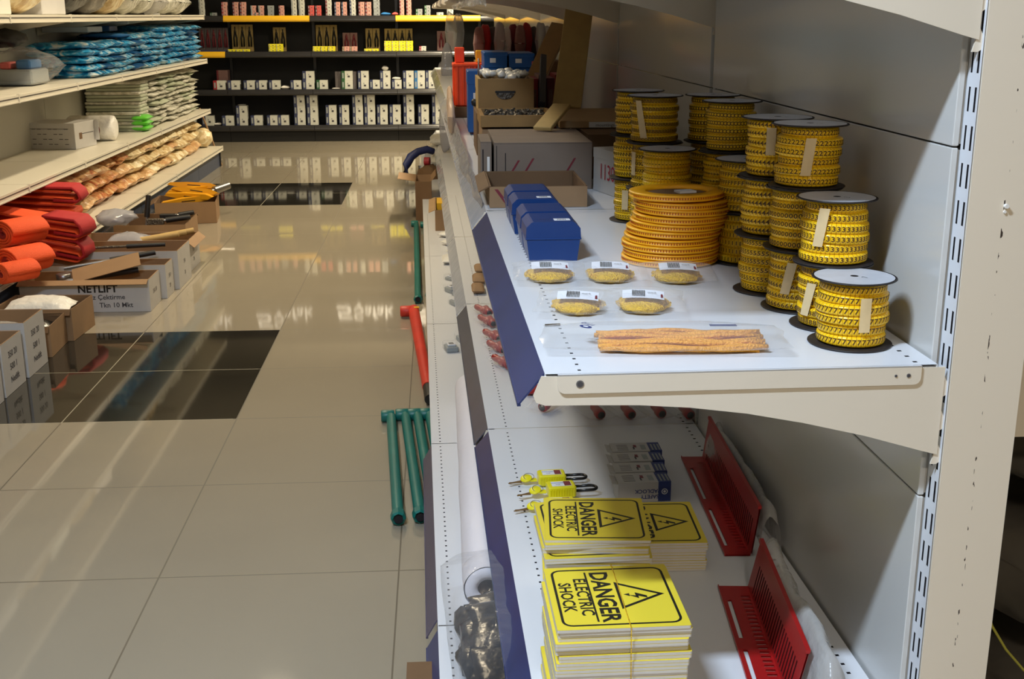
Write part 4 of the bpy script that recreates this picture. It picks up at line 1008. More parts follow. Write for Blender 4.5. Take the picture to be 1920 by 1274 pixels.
# plier and clip hanging at the front lip
t = thing('hanging_pliers', 'black pliers hanging point down from the front lip beside the blue bin', 'pliers', aty(893, 200, 4.3))
b = MB(); b.tube([(0.01, 0, 0.17), (0.008, 0, 0.09)], 0.003, 'steel', 8); b.build('hook_rod', t)
b = MB(); b.tube([(0.008, 0, 0.10), (0.005, 0, 0.06), (0.006, 0, 0.035)], [0.006, 0.009, 0.006], 'black', 10); b.blob(0.014, 0.01, 0.014, 'black', 3, 0.4, 3, 14, T=TR(-0.004, 0, 0)); b.build('grip', t)
# clear film draped over the front of the second bays
def drape(name, label, pts, h, m, seed, parent_tag='plastic film', sag=0.012):
    b = MB(); n = 40; k = 10; vs = []; fs = []; off = Vector((seed*2.3, 0, 0))
    pts = [Vector(p) for p in pts]
    def P(f):
        q = f*(len(pts)-1); i = min(int(q), len(pts)-2); return pts[i].lerp(pts[i+1], q-i)
    for i in range(n+1):
        f = i/n; c = P(f)
        for j in range(k+1):
            g = j/k; nz = mnoise.noise(Vector((f*9, g*2.5, 0))+off)
            hem = 0.015*abs(math.sin(f*PI*9)) if j == k else 0
            vs.append((c.x-0.02*g+nz*sag, c.y+nz*0.01, c.z-h*g*(1+0.1*nz)+hem))
    for i in range(n):
        for j in range(k): a = i*(k+1)+j; fs.append((a, a+1, a+k+2, a+k+1))
    b.add(vs, fs, m, True)
    return tag(b.build(name), label, parent_tag)
drape('film_curtain', 'crumpled clear film hanging over the front lip of the far cartons', [gw(-0.006, 1.46, ZA+0.012), gw(-0.006, 2.4, ZA+0.03), gw(-0.01, 3.3, ZA+0.05), gw(-0.02, 4.2, ZA+0.06)], 0.09, 'film_grey', 1)
t = thing('peach_sheet', 'film-wrapped pinkish sheet hanging below the orange bin', 'plastic sheet', (0.06, 5.2, ZA-0.02)); MB().pillow(0.03, 0.8, 0.17, 'film_peach', 3, 8, 20, 0.3, 4).build('sheet', t)
drape('film_hem', 'wavy clear film edge hanging from the shelf above, over the drawer', [gw(0.02, 1.45, 1.425), gw(0.02, 2.6, 1.425), gw(0.02, 3.9, 1.425)], 0.045, 'film_soft', 2)
for i in range(4):
    o = MB().pillow(0.28, 0.34, 0.09, 'film_grey', 60+i, 16, 16, 0.5, 2.4, freq=14).build('film_bag', None, gw(0.06+0.03*(i % 2), 2.9+i*0.5, ZT+0.001)); tag(o, 'crumpled clear bag hanging over the edge of the top right shelf', 'bag', 'crumpled bags on the top right shelf')

# items farther along on the lower right shelves
for i, (u, v, m, w_, h_) in enumerate(((878, 352, 'hose_blue', 0.09, 0.03), (880, 362, 'card', 0.10, 0.05), (884, 378, 'card_dark', 0.09, 0.04), (888, 392, 'card_pale', 0.1, 0.05), (893, 405, 'card_dark', 0.09, 0.05))):
    P = at(u, v, ZC); o = MB().pillow(w_, 0.22, h_, m, i+3, 12, 10, 0.2, 5).build('bundle', None, (P.x+0.02, P.y, ZC+0.001)); tag(o, ['dark blue wrapped bundle farthest back on the bottom deck', 'brown bundle behind the dark brown ones on the bottom deck', 'dark brown bundle, middle one on the bottom deck', 'pale brown bundle, second from the front on the bottom deck', 'dark brown bundle, frontmost on the bottom deck'][i], 'bundle', 'brown bundles on the bottom deck')
for i, (u, v) in enumerate(((872, 548), (874, 530), (878, 510))):
    P = at(u, v, ZB); o = MB().pillow(0.05, 0.12, 0.03, 'card', i+33, 10, 8, 0.3, 3).build('brown_packet', None, (P.x+0.05, P.y, ZB+0.001)); tag(o, 'small brown packet on the second shelf, behind the red plug bags', 'packet', 'small brown packets on the second shelf')
for i, (u, v) in enumerate(((866, 318), (872, 296))):
    P = at(u, v, ZC); o = MB().blob(0.06, 0.12, 0.03, 'black', i+5, 0.3, 2, 18).build('black_pouch', None, (P.x, P.y, ZC+0.001)); tag(o, ['black pouch on the bottom deck, the nearer of two', 'black pouch on the bottom deck, the farther of two'][i], 'pouch')
P = at(845, 262, ZC)
for i in range(3):
    o = MB().pillow(0.26, 0.5, 0.09, 'bag_white', 90+i, 16, 14, 0.3, 2.6).build('white_sack', None, (0.07, 9.9+0.05*i, ZC+0.001+i*0.075)); tag(o, ['bottom white sack of the pile at the far end of the bottom deck', 'middle white sack of the pile at the far end of the bottom deck', 'top white sack of the pile at the far end of the bottom deck'][i], 'sack')
# bottles / bags hanging at far left edge of the run
for i, (u, v, hh, m) in enumerate(((838, 235, 0.42, 'film_grey'), (841, 130, 0.36, 'film_grey'), (848, 60, 0.3, 'film_soft'), (862, 60, 0.3, 'film_grey'))):
    P = aty(u, v, 9.2+0.4*i); o = MB().pillow(0.10, 0.12, hh, m, i+8, 10, 10, 0.3, 3, freq=16).build('hanging_bag', None, (P.x-0.01, P.y, P.z-hh/2)); tag(o, ['clear goods bag hanging lowest at the far end of the right shelves', 'clear goods bag hanging above the lowest at the far right shelves', 'pale clear goods bag hanging highest at the far end', 'clear goods bag beside the highest one at the far end'][i], 'bag')
P = aty(838, 205, 9.1); b = MB(); b.box(-0.04, 0.04, -0.002, 0, -0.035, 0.035, 'rail_yellow'); tag(b.build('yellow_tag', None, (P.x, P.y, P.z)), 'yellow tag on the goods hanging at the far right shelves', 'tag')

# ------------------------------------------------------------------ on the floor, right
def teal_pipe(p0, p1, label, group):
    p0 = Vector((p0[0], p0[1], 0)); p1 = Vector((p1[0], p1[1], 0)); d = p0-p1; L = d.length
    t = thing('teal_pipe', label, 'pipe', p1, math.atan2(d.y, d.x)-PI/2, group)
    b = MB(); r = 0.0165
    b.cyl((0, 0.02, 0.021), (0, L-0.03, 0.021), r, 'teal_pipe', 20)
    b.lathe([(r, 0), (0.0215, 0.006), (0.0215, 0.035), (r, 0.045)], 'teal_pipe', 8, T=TR(0, -0.005, 0.0215, -PI/2, 0, 0), smooth=False, cap=False); b.lathe([(0.0215, 0), (0.012, 0)], 'teal_pipe', 8, T=TR(0, 0.001, 0.0215, PI/2, 0, 0), cap=False); b.build('tube', t)
    q = MB(); q.lathe([(0.0, 0.004), (0.0125, 0.004)], 'dark_slot', 16, T=TR(0, 0.002, 0.0215, PI/2, 0, 0), cap=False); q.lathe([(0.0125, -0.004), (0.0125, 0.03)], 'dark_slot', 16, T=TR(0, 0.0, 0.0215, -PI/2, 0, 0), cap=False); q.build('bore', t)
    q = MB(); q.lathe([(0.018, 0), (0.021, 0.004), (0.021, 0.042), (0.018, 0.046)], 'teal_pipe', 16, T=TR(-0.034, L-0.025, 0.0215, 0, PI/2, 0)); q.box(-0.034, -0.02, L-0.03, L-0.015, 0.018, 0.03, 'teal_pipe'); q.build('side_head', t)
    return t
teal_pipe((-0.179, 3.87), (-0.126, 2.98), 'teal green pipe farthest left of the near four on the floor', None)
teal_pipe((-0.130, 3.88), (-0.066, 2.99), 'teal green pipe second from the left of the near four', None)
teal_pipe((-0.088, 3.88), (-0.052+0.026, 2.99), 'teal green pipe third from the left, half under the deck edge', None)
teal_pipe((-0.046, 3.88), (0.012, 3.0), 'teal green pipe nearest the shelves of the near four', None)
teal_pipe((-0.150, 7.75), (-0.108, 5.56), 'long teal pipe lying farther down the aisle beyond the red pipe', None)
teal_pipe((-0.088, 7.7), (-0.052, 5.64), 'pale teal pipe beside the long one, tight by the deck', None)
t = thing('red_pipe', 'orange-red lever pipe with black grip on the floor', 'pipe', (-0.045, 4.02, 0), 0.052)
b = MB(); b.cyl((0, 0.12, 0.028), (-0.012, 1.30, 0.03), 0.021, 'red_pipe', 18, 0.026); b.build('tube', t)
b = MB(); b.cyl((0, -0.02, 0.026), (0, 0.13, 0.027), 0.019, 'black', 16); b.build('grip', t)
b = MB(); b.lathe([(0.022, 0), (0.026, 0.005), (0.026, 0.065), (0.022, 0.07)], 'red_pipe', 18, T=TR(-0.075, 1.28, 0.03, 0, PI/2, 0)); b.build('side_head', t)
b = MB(); b.box(-0.012, 0.012, 1.24, 1.262, 0.053, 0.056, 'rail_yellow'); b.build('yellow_sticker', t)
# carton at the bottom edge, open cartons further down
t = carton('carton', 'brown cardboard box on the floor before the blue plinth strip', 0.068, 0.20, 0.12, 'card_dark', (-0.079, 1.865, 0.001), 0.0, None, 'card_dark', (), closed=True)
t = carton('carton', 'open brown box with a raised flap beside the far teal pipes', 0.11, 0.35, 0.27, 'card_dark', (-0.155, 7.95, 0.001), 0.0, None, 'card', (('L', 0.12, 0.15), ('R', 0.05, 0.9)))
t = carton('carton', 'brown box standing on the bottom deck with a yellow inlay', 0.10, 0.5, 0.12, 'card', (-0.02, 6.72, ZC+0.001), 0.0, None, 'card_pale', (('L', 0.04, -0.4),))
MB().box(0.01, 0.06, 0.2, 0.42, 0.09, 0.13, 'rail_yellow').build('yellow_inlay', t)
t = thing('blue_hose', 'dark blue padded hose curled over the boxes at the aisle end', 'hose', (-0.12, 9.1, 0.0))
b = MB(); b.tube([(-0.13, 0, 0.17), (-0.12, 0.02, 0.24), (-0.085, 0.05, 0.30), (-0.03, 0.08, 0.335), (0.04, 0.1, 0.35), (0.09, 0.12, 0.33)], [0.03, 0.033, 0.033, 0.03, 0.03, 0.025], 'hose_blue', 12); b.build('hose_body', t)
b = MB(); b.cyl((0.02, 0.0, 0.27), (0.06, -0.01, 0.27), 0.032, 'box_crimson', 14); b.build('red_end', t)
o = MB().blob(0.11, 0.2, 0.13, 'card_dark', 4, 0.25, 2, 22, squash=0.1).build('brown_sack', None, (-0.06, 9.1, 0.001)); tag(o, 'brown sack on the floor under the blue hose', 'sack')
t = carton('carton', 'small white open box at the far end of the aisle by the white sacks', 0.16, 0.3, 0.2, 'carton_white', (-0.11, 10.3, 0.001), 0.0, None, 'card')

# ------------------------------------------------------------------ left-hand gondola
LXF, LXD, LXB = -2.09, -2.0, -2.62; LZ = [0.19, 0.53, 0.98, 1.365, 1.75]; LY0, LY1 = 3.1, 11.1
lg = thing('display_gondola', 'cream white shelf run along the left of the aisle', 'shelving', (LXB, LY0, 0))
def lloc(x, y, z): return (x-LXB, y-LY0, z)
for k in range(8):
    y0, y1 = k*1.0+0.003, (k+1)*1.0-0.003
    for zi, z in enumerate(LZ):
        xf = (LXD if zi == 0 else LXF)-LXB
        b = MB(); b.box(0.012, xf, y0, y1, z-0.028, z-0.0, 'left_white'); s = b.build('shelf', lg)
        r = MB(); r.box(xf, xf+0.006, y0, y1, z-0.040, z-0.001, 'left_white'); r.box(xf+0.006, xf+0.008, y0, y1, z-0.017, z-0.014, 'ink_grey'); r.box(xf+0.006, xf+0.010, y0, y1, z-0.012, z-0.001, 'left_white'); r.box(xf+0.006, xf+0.010, y0, y1, z-0.040, z-0.034, 'left_white'); r.box(xf, xf+0.012, y1-0.012, y1+0.0, z-0.042, z+0.003, 'left_white'); r.build('price_rail', s)
    b = MB(); b.box(0, 0.012, y0, y1, 0.1, 1.95, 'left_panel'); b.build('back_panel', lg)
    b = MB(); b.box(LXD-LXB-0.035, LXD-LXB-0.03, y0, y1, 0.0, LZ[0]-0.041, 'plinth_blue'); b.build('plinth', lg)
for k in range(9):
    b = MB(); b.box(-0.04, 0.0, k*1.0-0.02, k*1.0+0.02, 0.0, 2.0, 'left_white'); b.build('upright', lg)
    for zi, z in enumerate(LZ[1:]):
        b = MB(); yb = k*1.0; b.prism([(0.014, z-0.03), (0.45, z-0.03), (0.5, z-0.045), (0.3, z-0.075), (0.014, z-0.13)], yb-0.002, yb+0.001, 'left_white', 'y'); b.build('bracket', lg)
b = MB(); b.box(LXD-LXB-0.10, LXD-LXB-0.02, 8.0, 8.03, 0.0, LZ[0]-0.03, 'black'); b.build('end_foot', lg)
# wooden stick leaning at the far end
lean_board((-2.03, 11.2, 0.0), (-2.20, 11.2, 0.53), 0.025, 0.012, 'card', 'thin wooden slat leaning at the far end of the left shelves')

def pile(name, label, cat, group, xs, ys, z0, layers, w_, d_, h_, mats, seed, jit=0.02, p=3.0, amp=0.35, heights=None, squeeze=0.92):
    protos = []
    for k, m in enumerate(mats):
        protos.append(MB().pillow(w_, d_, h_, m, seed*10+k, 14, 12, amp, p, freq=11).mesh(name))
    rnd = random.Random(seed)
    for ix, x in enumerate(xs):
        for iy, y in enumerate(ys):
            nl = layers if heights is None else heights[min(iy, len(heights)-1)]
            for l in range(nl):
                o = bpy.data.objects.new(name, protos[rnd.randrange(len(protos))]); COL.objects.link(o)
                o.location = (x+rnd.uniform(-jit, jit), y+rnd.uniform(-jit, jit), z0+l*h_*squeeze+0.001)
                o.rotation_euler = (rnd.uniform(-0.05, 0.05), rnd.uniform(-0.04, 0.04), rnd.uniform(-0.12, 0.12)+(PI if rnd.random() > 0.5 else 0)); o.scale = (1, 1, rnd.uniform(0.92, 1.0))
                tag(o, label, cat, group)
import itertools
ysb = [7.75+i*0.272 for i in range(13)]
pile('blue_packet', 'film-wrapped blue packet in the long pile on the third left shelf', 'packet', 'blue packets on the left shelf', [-2.33], ysb, LZ[2], 6, 0.40, 0.275, 0.047, ['pack_blue', 'pack_blue', 'pack_navy', 'pack_blue', 'pack_blue'], 11, 0.012, p=5.5, amp=0.5, squeeze=0.9, heights=[5, 5, 5, 5, 6, 6, 6, 7, 7, 7, 7, 7, 7])
ysw = [9.35+i*0.29 for i in range(6)]
pile('clear_packet', 'crinkled clear packet of white goods stacked on the second left shelf', 'packet', 'clear packets on the left shelf', [-2.36], ysw, LZ[1], 10, 0.42, 0.29, 0.042, ['pack_white', 'pack_white', 'pack_white', 'pack_sage'], 12, 0.014, p=5.5, amp=0.6, squeeze=0.9)
# flat pale packs, squared edges
fm = []
for k, m in enumerate(('pack_sage', 'pack_sage', 'pack_white')):
    b = MB(); b.box(-0.2, 0.2, -0.12, 0.12, 0, 0.022, m, ch=0.006); fm.append(b.mesh('flat_pack'))
rnd = random.Random(8)
for iy in range(1):
    for l in range(15):
        o = bpy.data.objects.new('flat_pack', fm[l % 3]); COL.objects.link(o); o.location = (-2.37+rnd.uniform(-0.01, 0.01), 9.02+rnd.uniform(-0.01, 0.01), LZ[1]+0.001+l*0.0245); o.rotation_euler = (0, 0, rnd.uniform(-0.04, 0.04)); tag(o, 'flat pale sage packet in the squared stack beside the clear packets', 'packet', 'flat sage packets on the left shelf')
for l in range(3):
    o = MB().pillow(0.12, 0.2, 0.05, 'pack_green', 30+l, 12, 10, 0.4, 2.6).build('green_packet', None, (-2.19, 8.98, LZ[1]+0.001+l*0.036)); tag(o, 'bright green packet squeezed beside the clear packets', 'packet', 'bright green packets')
# peach bags on the deck
pile('peach_bag', 'clear bag of peach coloured gloves on the left bottom deck, in the nearer part', 'bag', 'nearer peach bags', [-2.34], [6.95+i*0.30 for i in range(5)], LZ[0], 3, 0.44, 0.31, 0.098, ['bag_rust', 'bag_peach', 'bag_rust'], 13, 0.015, 4.0, 0.5, squeeze=0.93)
pile('cream_bag', 'clear bag of cream coloured gloves on the left bottom deck, in the farther part', 'bag', 'farther cream bags', [-2.34], [8.45+i*0.31 for i in range(8)], LZ[0], 3, 0.46, 0.32, 0.098, ['bag_peach', 'bag_cream', 'bag_cream'], 14, 0.015, 4.0, 0.5, squeeze=0.93)
o = MB().blob(0.11, 0.11, 0.085, 'bag_cream', 3, 0.2, 2, 20).build('cream_bundle', None, (-2.16, 10.98, LZ[0]+0.001)); tag(o, 'round cream bundle at the far tip of the left bottom deck', 'bundle')
# top shelf goods, left
for i in range(13):
    y = 5.3+i*0.44; m = ['carton_white', 'bag_cream', 'box_white', 'bag_cream', 'carton_white', 'bag_black', 'rear_bag', 'bag_cream', 'pack_white', 'pack_white', 'film_soft', 'pack_white', 'pack_white'][i]
    b = MB()
    if m in ('carton_white', 'box_white'): b.box(-0.17, 0.17, -0.19, 0.19, 0, 0.16, m, ch=0.004)
    else: b.pillow(0.4, 0.42, 0.2, m, i, 16, 16, 0.35, 2.8)
    o = b.build('shelf_bag', None, (-2.33, y, LZ[3]+0.001), 0.05*math.sin(i)); tag(o, '%s on the top left shelf, number %s from the near end' % ({'carton_white': 'white carton', 'box_white': 'white box', 'bag_cream': 'cream plastic bag', 'bag_black': 'black plastic bag', 'rear_bag': 'dark plastic bag', 'pack_white': 'crinkled whitish bag', 'film_soft': 'clear bag'}[m], ['one', 'two', 'three', 'four', 'five', 'six', 'seven', 'eight', 'nine', 'ten', 'eleven', 'twelve', 'thirteen'][i]), 'bag' if 'box' not in m and 'carton' not in m else 'box')
# clear bag with black and red goods
t = thing('goods_bag', 'clear plastic bag with red, blue and black goods, left end of the third left shelf', 'bag', (-2.36, 6.95, LZ[2]+0.001), 0.0)
b = MB(); b.box(-0.15, 0.12, -0.15, 0.15, 0.005, 0.09, 'box_grey', ch=0.01); b.build('grey_box', t)
b = MB(); b.box(-0.06, 0.0, -0.13, 0.05, 0.09, 0.13, 'box_rose', ch=0.008); b.box(0.02, 0.10, -0.1, 0.1, 0.09, 0.14, 'box_sky', ch=0.008); b.build('coloured_boxes', t)
MB().pillow(0.42, 0.44, 0.20, 'film_bagged', 7, 18, 18, 0.3, 2.6, freq=12).build('clear_film', t)
o = MB().blob(0.10, 0.14, 0.05, 'black', 9, 0.3, 2, 22).build('black_bundle', None, (-2.42, 6.98, LZ[2]+0.205)); tag(o, 'black bundle lying on the clear bag at the left end', 'bundle')
b = MB(); b.pillow(0.3, 0.3, 0.03, 'box_sky', 4, 10, 10, 0.2, 3); tag(b.build('blue_flat_packet', None, (-2.3, 8.6, LZ[2]+0.232)), 'bright blue flat packet lying on top of the blue pile', 'packet')
for i in range(5):
    b = MB(); b.box(-0.15, 0.15, -0.17, 0.17, 0, 0.035, ['carton_white', 'pack_navy', 'carton_white', 'black', 'carton_white'][i], ch=0.004)
    tag(b.build('flat_carton', None, (-2.42, 8.25+i*0.45, LZ[2]+0.275+(0.045 if i > 1 else 0)+(0.045 if i > 2 else 0)), 0.1*i), ['white flat carton on the blue pile, nearest', 'navy flat carton on the blue pile, second', 'white flat carton on the blue pile, middle', 'black flat carton on the blue pile, fourth', 'white flat carton on the blue pile, farthest'][i], 'box')
# white box with printed table, roll with red sign
P0_ = at(45, 280, LZ[1]); P1_ = at(143, 281, LZ[1]); dv = P1_-P0_
t = thing('printed_box', 'white box with printed diagrams on the second left shelf', 'box', (P0_.x, P0_.y, LZ[1]+0.001), math.atan2(dv.y, dv.x))
Lb = dv.length; b = MB(); b.box(0, Lb, 0, 0.30, 0, 0.165, 'carton_white', ch=0.002)
for r_ in range(4):
    for c_ in range(8):
        if (r_+c_) % 3: b.box(0.03+c_*0.036, 0.055+c_*0.036, -0.001, 0, 0.03+r_*0.032, 0.034+r_*0.032, 'ink_grey')
b.box(0.02, Lb-0.04, -0.001, 0, 0.128, 0.131, 'ink_grey'); b.prism([(0.03, 0.02), (0.055, 0.02), (0.042, 0.045)], -0.001, 0, 'ink_black', 'y')
b.box(Lb, Lb+0.001, 0.06, 0.10, 0.06, 0.1, 'card_dark'); b.box(Lb, Lb+0.001, 0.1, 0.26, 0.09, 0.094, 'ink_grey'); b.build('carton', t)
q = MB(); q.box(Lb-0.10, Lb+0.03, 0.28, 0.283, 0.04, 0.17, 'carton_white', T=TR(0, 0, 0, rx=-0.02)); q.build('end_flap', t)
t = thing('wrapped_roll', 'round white wrapped roll with a red printed disc behind the printed box', 'roll', (-2.36, 8.28, LZ[1]+0.001))
b = MB(); b.lathe([(0, 0), (0.06, 0.0), (0.082, 0.012), (0.085, 0.03), (0.085, 0.30), (0.07, 0.32), (0, 0.32)], 'bag_white', 30, T=TR(0.16, 0, 0.086, 0, -PI/2, 0)); b.build('roll_body', t)
b = MB(); b.lathe([(0.0, 0), (0.052, 0)], 'label_red', 28, T=TR(0.02, -0.0855, 0.08, PI/2, 0, 0), cap=False); b.box(-0.02, 0.05, -0.0865, -0.0862, 0.074, 0.086, 'pink_card'); b.build('red_disc', t)

# ------------------------------------------------------------------ webbing slings
def ribbon(b, path, th, y0, y1, m, wob=0.0, T=None):
    """a strap: path of (x, z), thickness th, from y0 to y1"""
    P = [Vector((x, z)) for x, z in path]; N = len(P); L = []; R_ = []
    for i in range(N):
        a = P[max(i-1, 0)]; c = P[min(i+1, N-1)]; t = (c-a).normalized(); n = Vector((-t.y, t.x)); L.append(P[i]+n*th/2); R_.append(P[i]-n*th/2)
    vs = []; fs = []
    for y in (y0, y0+0.004, y1-0.004, y1):
        e = 0.75 if y in (y0, y1) else 1.0
        for i in range(N):
            c = P[i]; l = c+(L[i]-c)*e; r = c+(R_[i]-c)*e; vs += [(l.x, y, l.y), (r.x, y, r.y)]
    def I(j, i, s): return j*2*N+2*i+s
    for j in range(3):
        for i in range(N-1):
            fs.append((I(j, i, 0), I(j, i+1, 0), I(j+1, i+1, 0), I(j+1, i, 0))); fs.append((I(j, i, 1), I(j+1, i, 1), I(j+1, i+1, 1), I(j, i+1, 1)))
        fs.append((I(j, 0, 0), I(j+1, 0, 0), I(j+1, 0, 1), I(j, 0, 1))); fs.append((I(j, N-1, 0), I(j, N-1, 1), I(j+1, N-1, 1), I(j+1, N-1, 0)))
    for j in (0, 3):
        for i in range(N-1): fs.append((I(j, i, 0), I(j, i, 1), I(j, i+1, 1), I(j, i+1, 0)) if j == 0 else (I(j, i, 0), I(j, i+1, 0), I(j, i+1, 1), I(j, i, 1)))
    b.add(vs, fs, m, True, T)
def fold_path(x0, x1, z0, n, gap, seed=0, arc=6, bulge=0.0):
    rnd = random.Random(seed); p = []; z = z0; right = True
    for k in range(n):
        xa, xb = (x0+rnd.uniform(-.01, .01), x1+rnd.uniform(-0.02, 0.0)) if right else (x1, x0)
        xa, xb = (x0, x1-rnd.uniform(0, 0.02)) if right else (x1, x0+rnd.uniform(0, 0.02))
        for q in range(7):
            f = q/6; p.append((xa+(xb-xa)*f, z+bulge*math.sin(PI*f)))
        if k < n-1:
            s = 1 if right else -1
            for q in range(1, arc): a = -PI/2+PI*q/arc; p.append((xb+s*gap/2*math.cos(a), z+gap/2+gap/2*math.sin(a)))
        z += gap; right = not right
    return p
def sling(label, loc, rz, L, wd, n, gap, seed, ry=0.0, redlen=0.16, th=0.010):
    t = thing('webbing_sling', label, 'sling', loc, 0, 'folded webbing slings', (0, ry, rz))
    b = MB(); ribbon(b, fold_path(-L, -0.02, gap*0.6, n, gap, seed), th, 0, wd, 'sling_orange'); b.build('strap', t)
    b = MB(); ribbon(b, [(-redlen-0.03, gap*(n-1)*1.0+gap*0.6+0.016), (-redlen, gap*(n-1)+gap*0.6+0.018), (-0.03, gap*(n-1)+gap*0.6+0.02), (0.0, gap*(n-1)+gap*0.45), (0.012, gap*(n-2)+gap*0.6), (-0.005, gap*(n-2)+gap*0.1), (-redlen*0.8, gap*(n-2)+gap*0.15)], 0.016, -0.004, wd+0.004, 'sling_red'); o = b.build('wear_sleeve', t); o['label'] = 'dark red wear sleeve'
    return t
def coil_sling(label, loc, rot, R, wd, turns=3.2):
    t = thing('webbing_roll', label, 'sling', loc, 0, 'rolled webbing slings', rot)
    p = []
    for q in range(int(turns*20)+1):
        a = q/20*2*PI; r = R*(1-0.62*q/(turns*20)); p.append((r*math.cos(a)*1.25, R+r*math.sin(a)*0.85))
    b = MB(); ribbon(b, p, 0.011, 0, wd, 'sling_orange'); b.build('strap', t)
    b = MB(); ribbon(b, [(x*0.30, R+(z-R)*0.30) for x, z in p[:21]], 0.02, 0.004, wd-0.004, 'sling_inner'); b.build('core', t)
    return t
sling('folded orange sling with dark red sleeve, uppermost and farthest back', (-1.93, 6.35, LZ[0]+0.105), 0.05, 0.62, 0.17, 5, 0.034, 1, 0.06)
sling('folded orange sling at the bottom of the pile, under the red sleeved ones', (-1.93, 6.30, LZ[0]+0.001), 0.0, 0.6, 0.20, 4, 0.026, 2)
sling('folded orange sling with a bright red sleeve, front of the pile', (-1.78, 5.82, LZ[0]+0.075), -0.12, 0.60, 0.17, 3, 0.038, 3, 0.14)
sling('lower red sleeved sling drooping over the deck edge', (-1.79, 5.84, LZ[0]-0.045), -0.05, 0.50, 0.15, 3, 0.042, 4, 0.20)
def roll_at(u, v, y, R, wd, rz, label):
    P = aty(u, v, y); coil_sling(label, (P.x, P.y, max(P.z-R, LZ[0]+0.004)), (0, 0.0, rz), R, wd)
roll_at(10, 494, 5.35, 0.074, 0.20, -0.62, 'rolled orange webbing in front, end spiral showing')
roll_at(2, 440, 5.55, 0.074, 0.20, -0.62, 'rolled orange webbing above the front roll, end spiral showing')
roll_at(2, 532, 5.22, 0.055, 0.16, -0.7, 'rolled orange webbing at the left, lowest on the deck edge')
o = MB().pillow(0.30, 0.16, 0.045, 'sling_orange', 3, 14, 10, 0.3, 3.2).build('webbing_strap', None, (-2.03, 5.34, LZ[0]+0.002), 0.5); tag(o, 'flat orange webbing strap squeezed under the front roll', 'sling')

# ------------------------------------------------------------------ cartons of tools on the left floor
def marks(t, W, D, H, seed):
    b = MB(); rnd = random.Random(seed)
    for k, z in enumerate((H*0.72, H*0.48, H*0.24)):
        b.text(['350 20', '500 1', 'Netlift'][k], 0.034, 'ink_grey', TR(W+0.0006, D*0.5, z, PI/2, 0, PI/2), bold=0.015)
    b.build('printed_marks', t)
cn = ['nearest the camera', 'second from the camera', 'third from the camera', 'fourth from the camera']
for i, (y0, y1, h, xr) in enumerate(((3.93, 4.175, 0.19, -1.60), (4.20, 4.42, 0.20, -1.602), (4.45, 4.68, 0.22, -1.600), (3.65, 3.9, 0.19, -1.6))):
    nm = ['third', 'second', 'first', 'fourth'][i]
    t = carton('carton', 'narrow white-faced open box on the left floor, %s one before the two plain brown boxes' % nm, 0.42, y1-y0-0.004, h, 'carton_white', (xr-0.42, y0, 0.001), 0.0, 'white-faced boxes on the left floor', 'card')
    marks(t, 0.42, y1-y0, h, i)
    o = MB().pillow(0.34, y1-y0-0.05, 0.10, 'film_soft', i, 12, 10, 0.3, 2.6).build('film_bag', None, (xr-0.21, (y0+y1)/2, h*0.45)); tag(o, 'clear bag of goods in the %s white-faced box' % nm, 'bag')
for i, (y0, y1, h, xr) in enumerate(((4.72, 4.965, 0.13, -1.60), (5.0, 5.28, 0.14, -1.585))):
    t = carton('carton', ['plain brown box with torn top, just past the white-faced boxes', 'plain brown box with crumpled edge, before the printed long carton'][i], 0.34, y1-y0-0.004, h, 'card', (xr-0.34, y0, 0.001), [0.04, -0.05][i], None, 'card_dark', (('F', 0.03, -0.9), ('L', 0.04, -0.6)))
    o = MB().pillow(0.28, 0.18, 0.09, ['bag_black', 'bag_white'][i], i+5, 12, 10, 0.4, 2.4).build('paper_packet', None, (xr-0.18, (y0+y1)/2, [0.05, 0.075][i])); tag(o, ['black wrapped goods in the first plain brown box', 'white paper and film on the second plain brown box'][i], 'packet')
def tool(name, label, p0, p1, m_h, m_s, r=0.016, split=0.45, head=None, cat='tool'):
    p0 = Vector(p0); p1 = Vector(p1); d = p1-p0; L = d.length
    t = thing(name, label, cat, p0); pm = p0.lerp(p1, split)-p0
    MB().cyl((0, 0, 0), pm, r*0.6, m_s, 12).build('shaft', t)
    b = MB(); b.cyl(pm, p1-p0, r, m_h, 14, r*0.9); b.build('handle', t)
    if head:
        b = MB(); b.box(-0.05, 0.05, -0.018, 0.018, -0.018, 0.018, head, ch=0.004); b.build('head', t)
    return t
# long printed carton
t = carton('carton', 'long white printed carton with a folded-out flap, frontmost of the tool cartons', 0.60, 0.22, 0.155, 'carton_white', (-1.975, 5.49, 0.001), 0.01, None, 'card', (('F', 0.045, -0.35),))
b = MB(); b.text('NETLIFT', 0.05, 'ink_black', TR(0.36, -0.0008, 0.112, PI/2, 0, 0), bold=0.03); b.text('Sonsuz Çektirme', 0.033, 'ink_grey', TR(0.37, -0.0008, 0.072, PI/2, 0, 0), bold=0.012); b.text('Tkn 10 Mkt', 0.033, 'ink_grey', TR(0.44, -0.0008, 0.033, PI/2, 0, 0), bold=0.012)
b.build('printed_marks', t)
b = MB(); b.text('350 20', 0.03, 'ink_grey', TR(0.6006, 0.11, 0.08, PI/2, 0, PI/2)); b.build('side_marks', t)
tool('ratchet_tool', 'black handled steel tool lying across the frontmost tool carton', (-1.85, 5.56, 0.13), (-1.46, 5.66, 0.17), 'black', 'steel', 0.016, 0.3)
tool('ratchet_tool', 'long steel tool with black grip poking up over the second tool carton', (-1.84, 5.74, 0.165), (-1.42, 5.86, 0.215), 'black', 'steel', 0.014, 0.5)
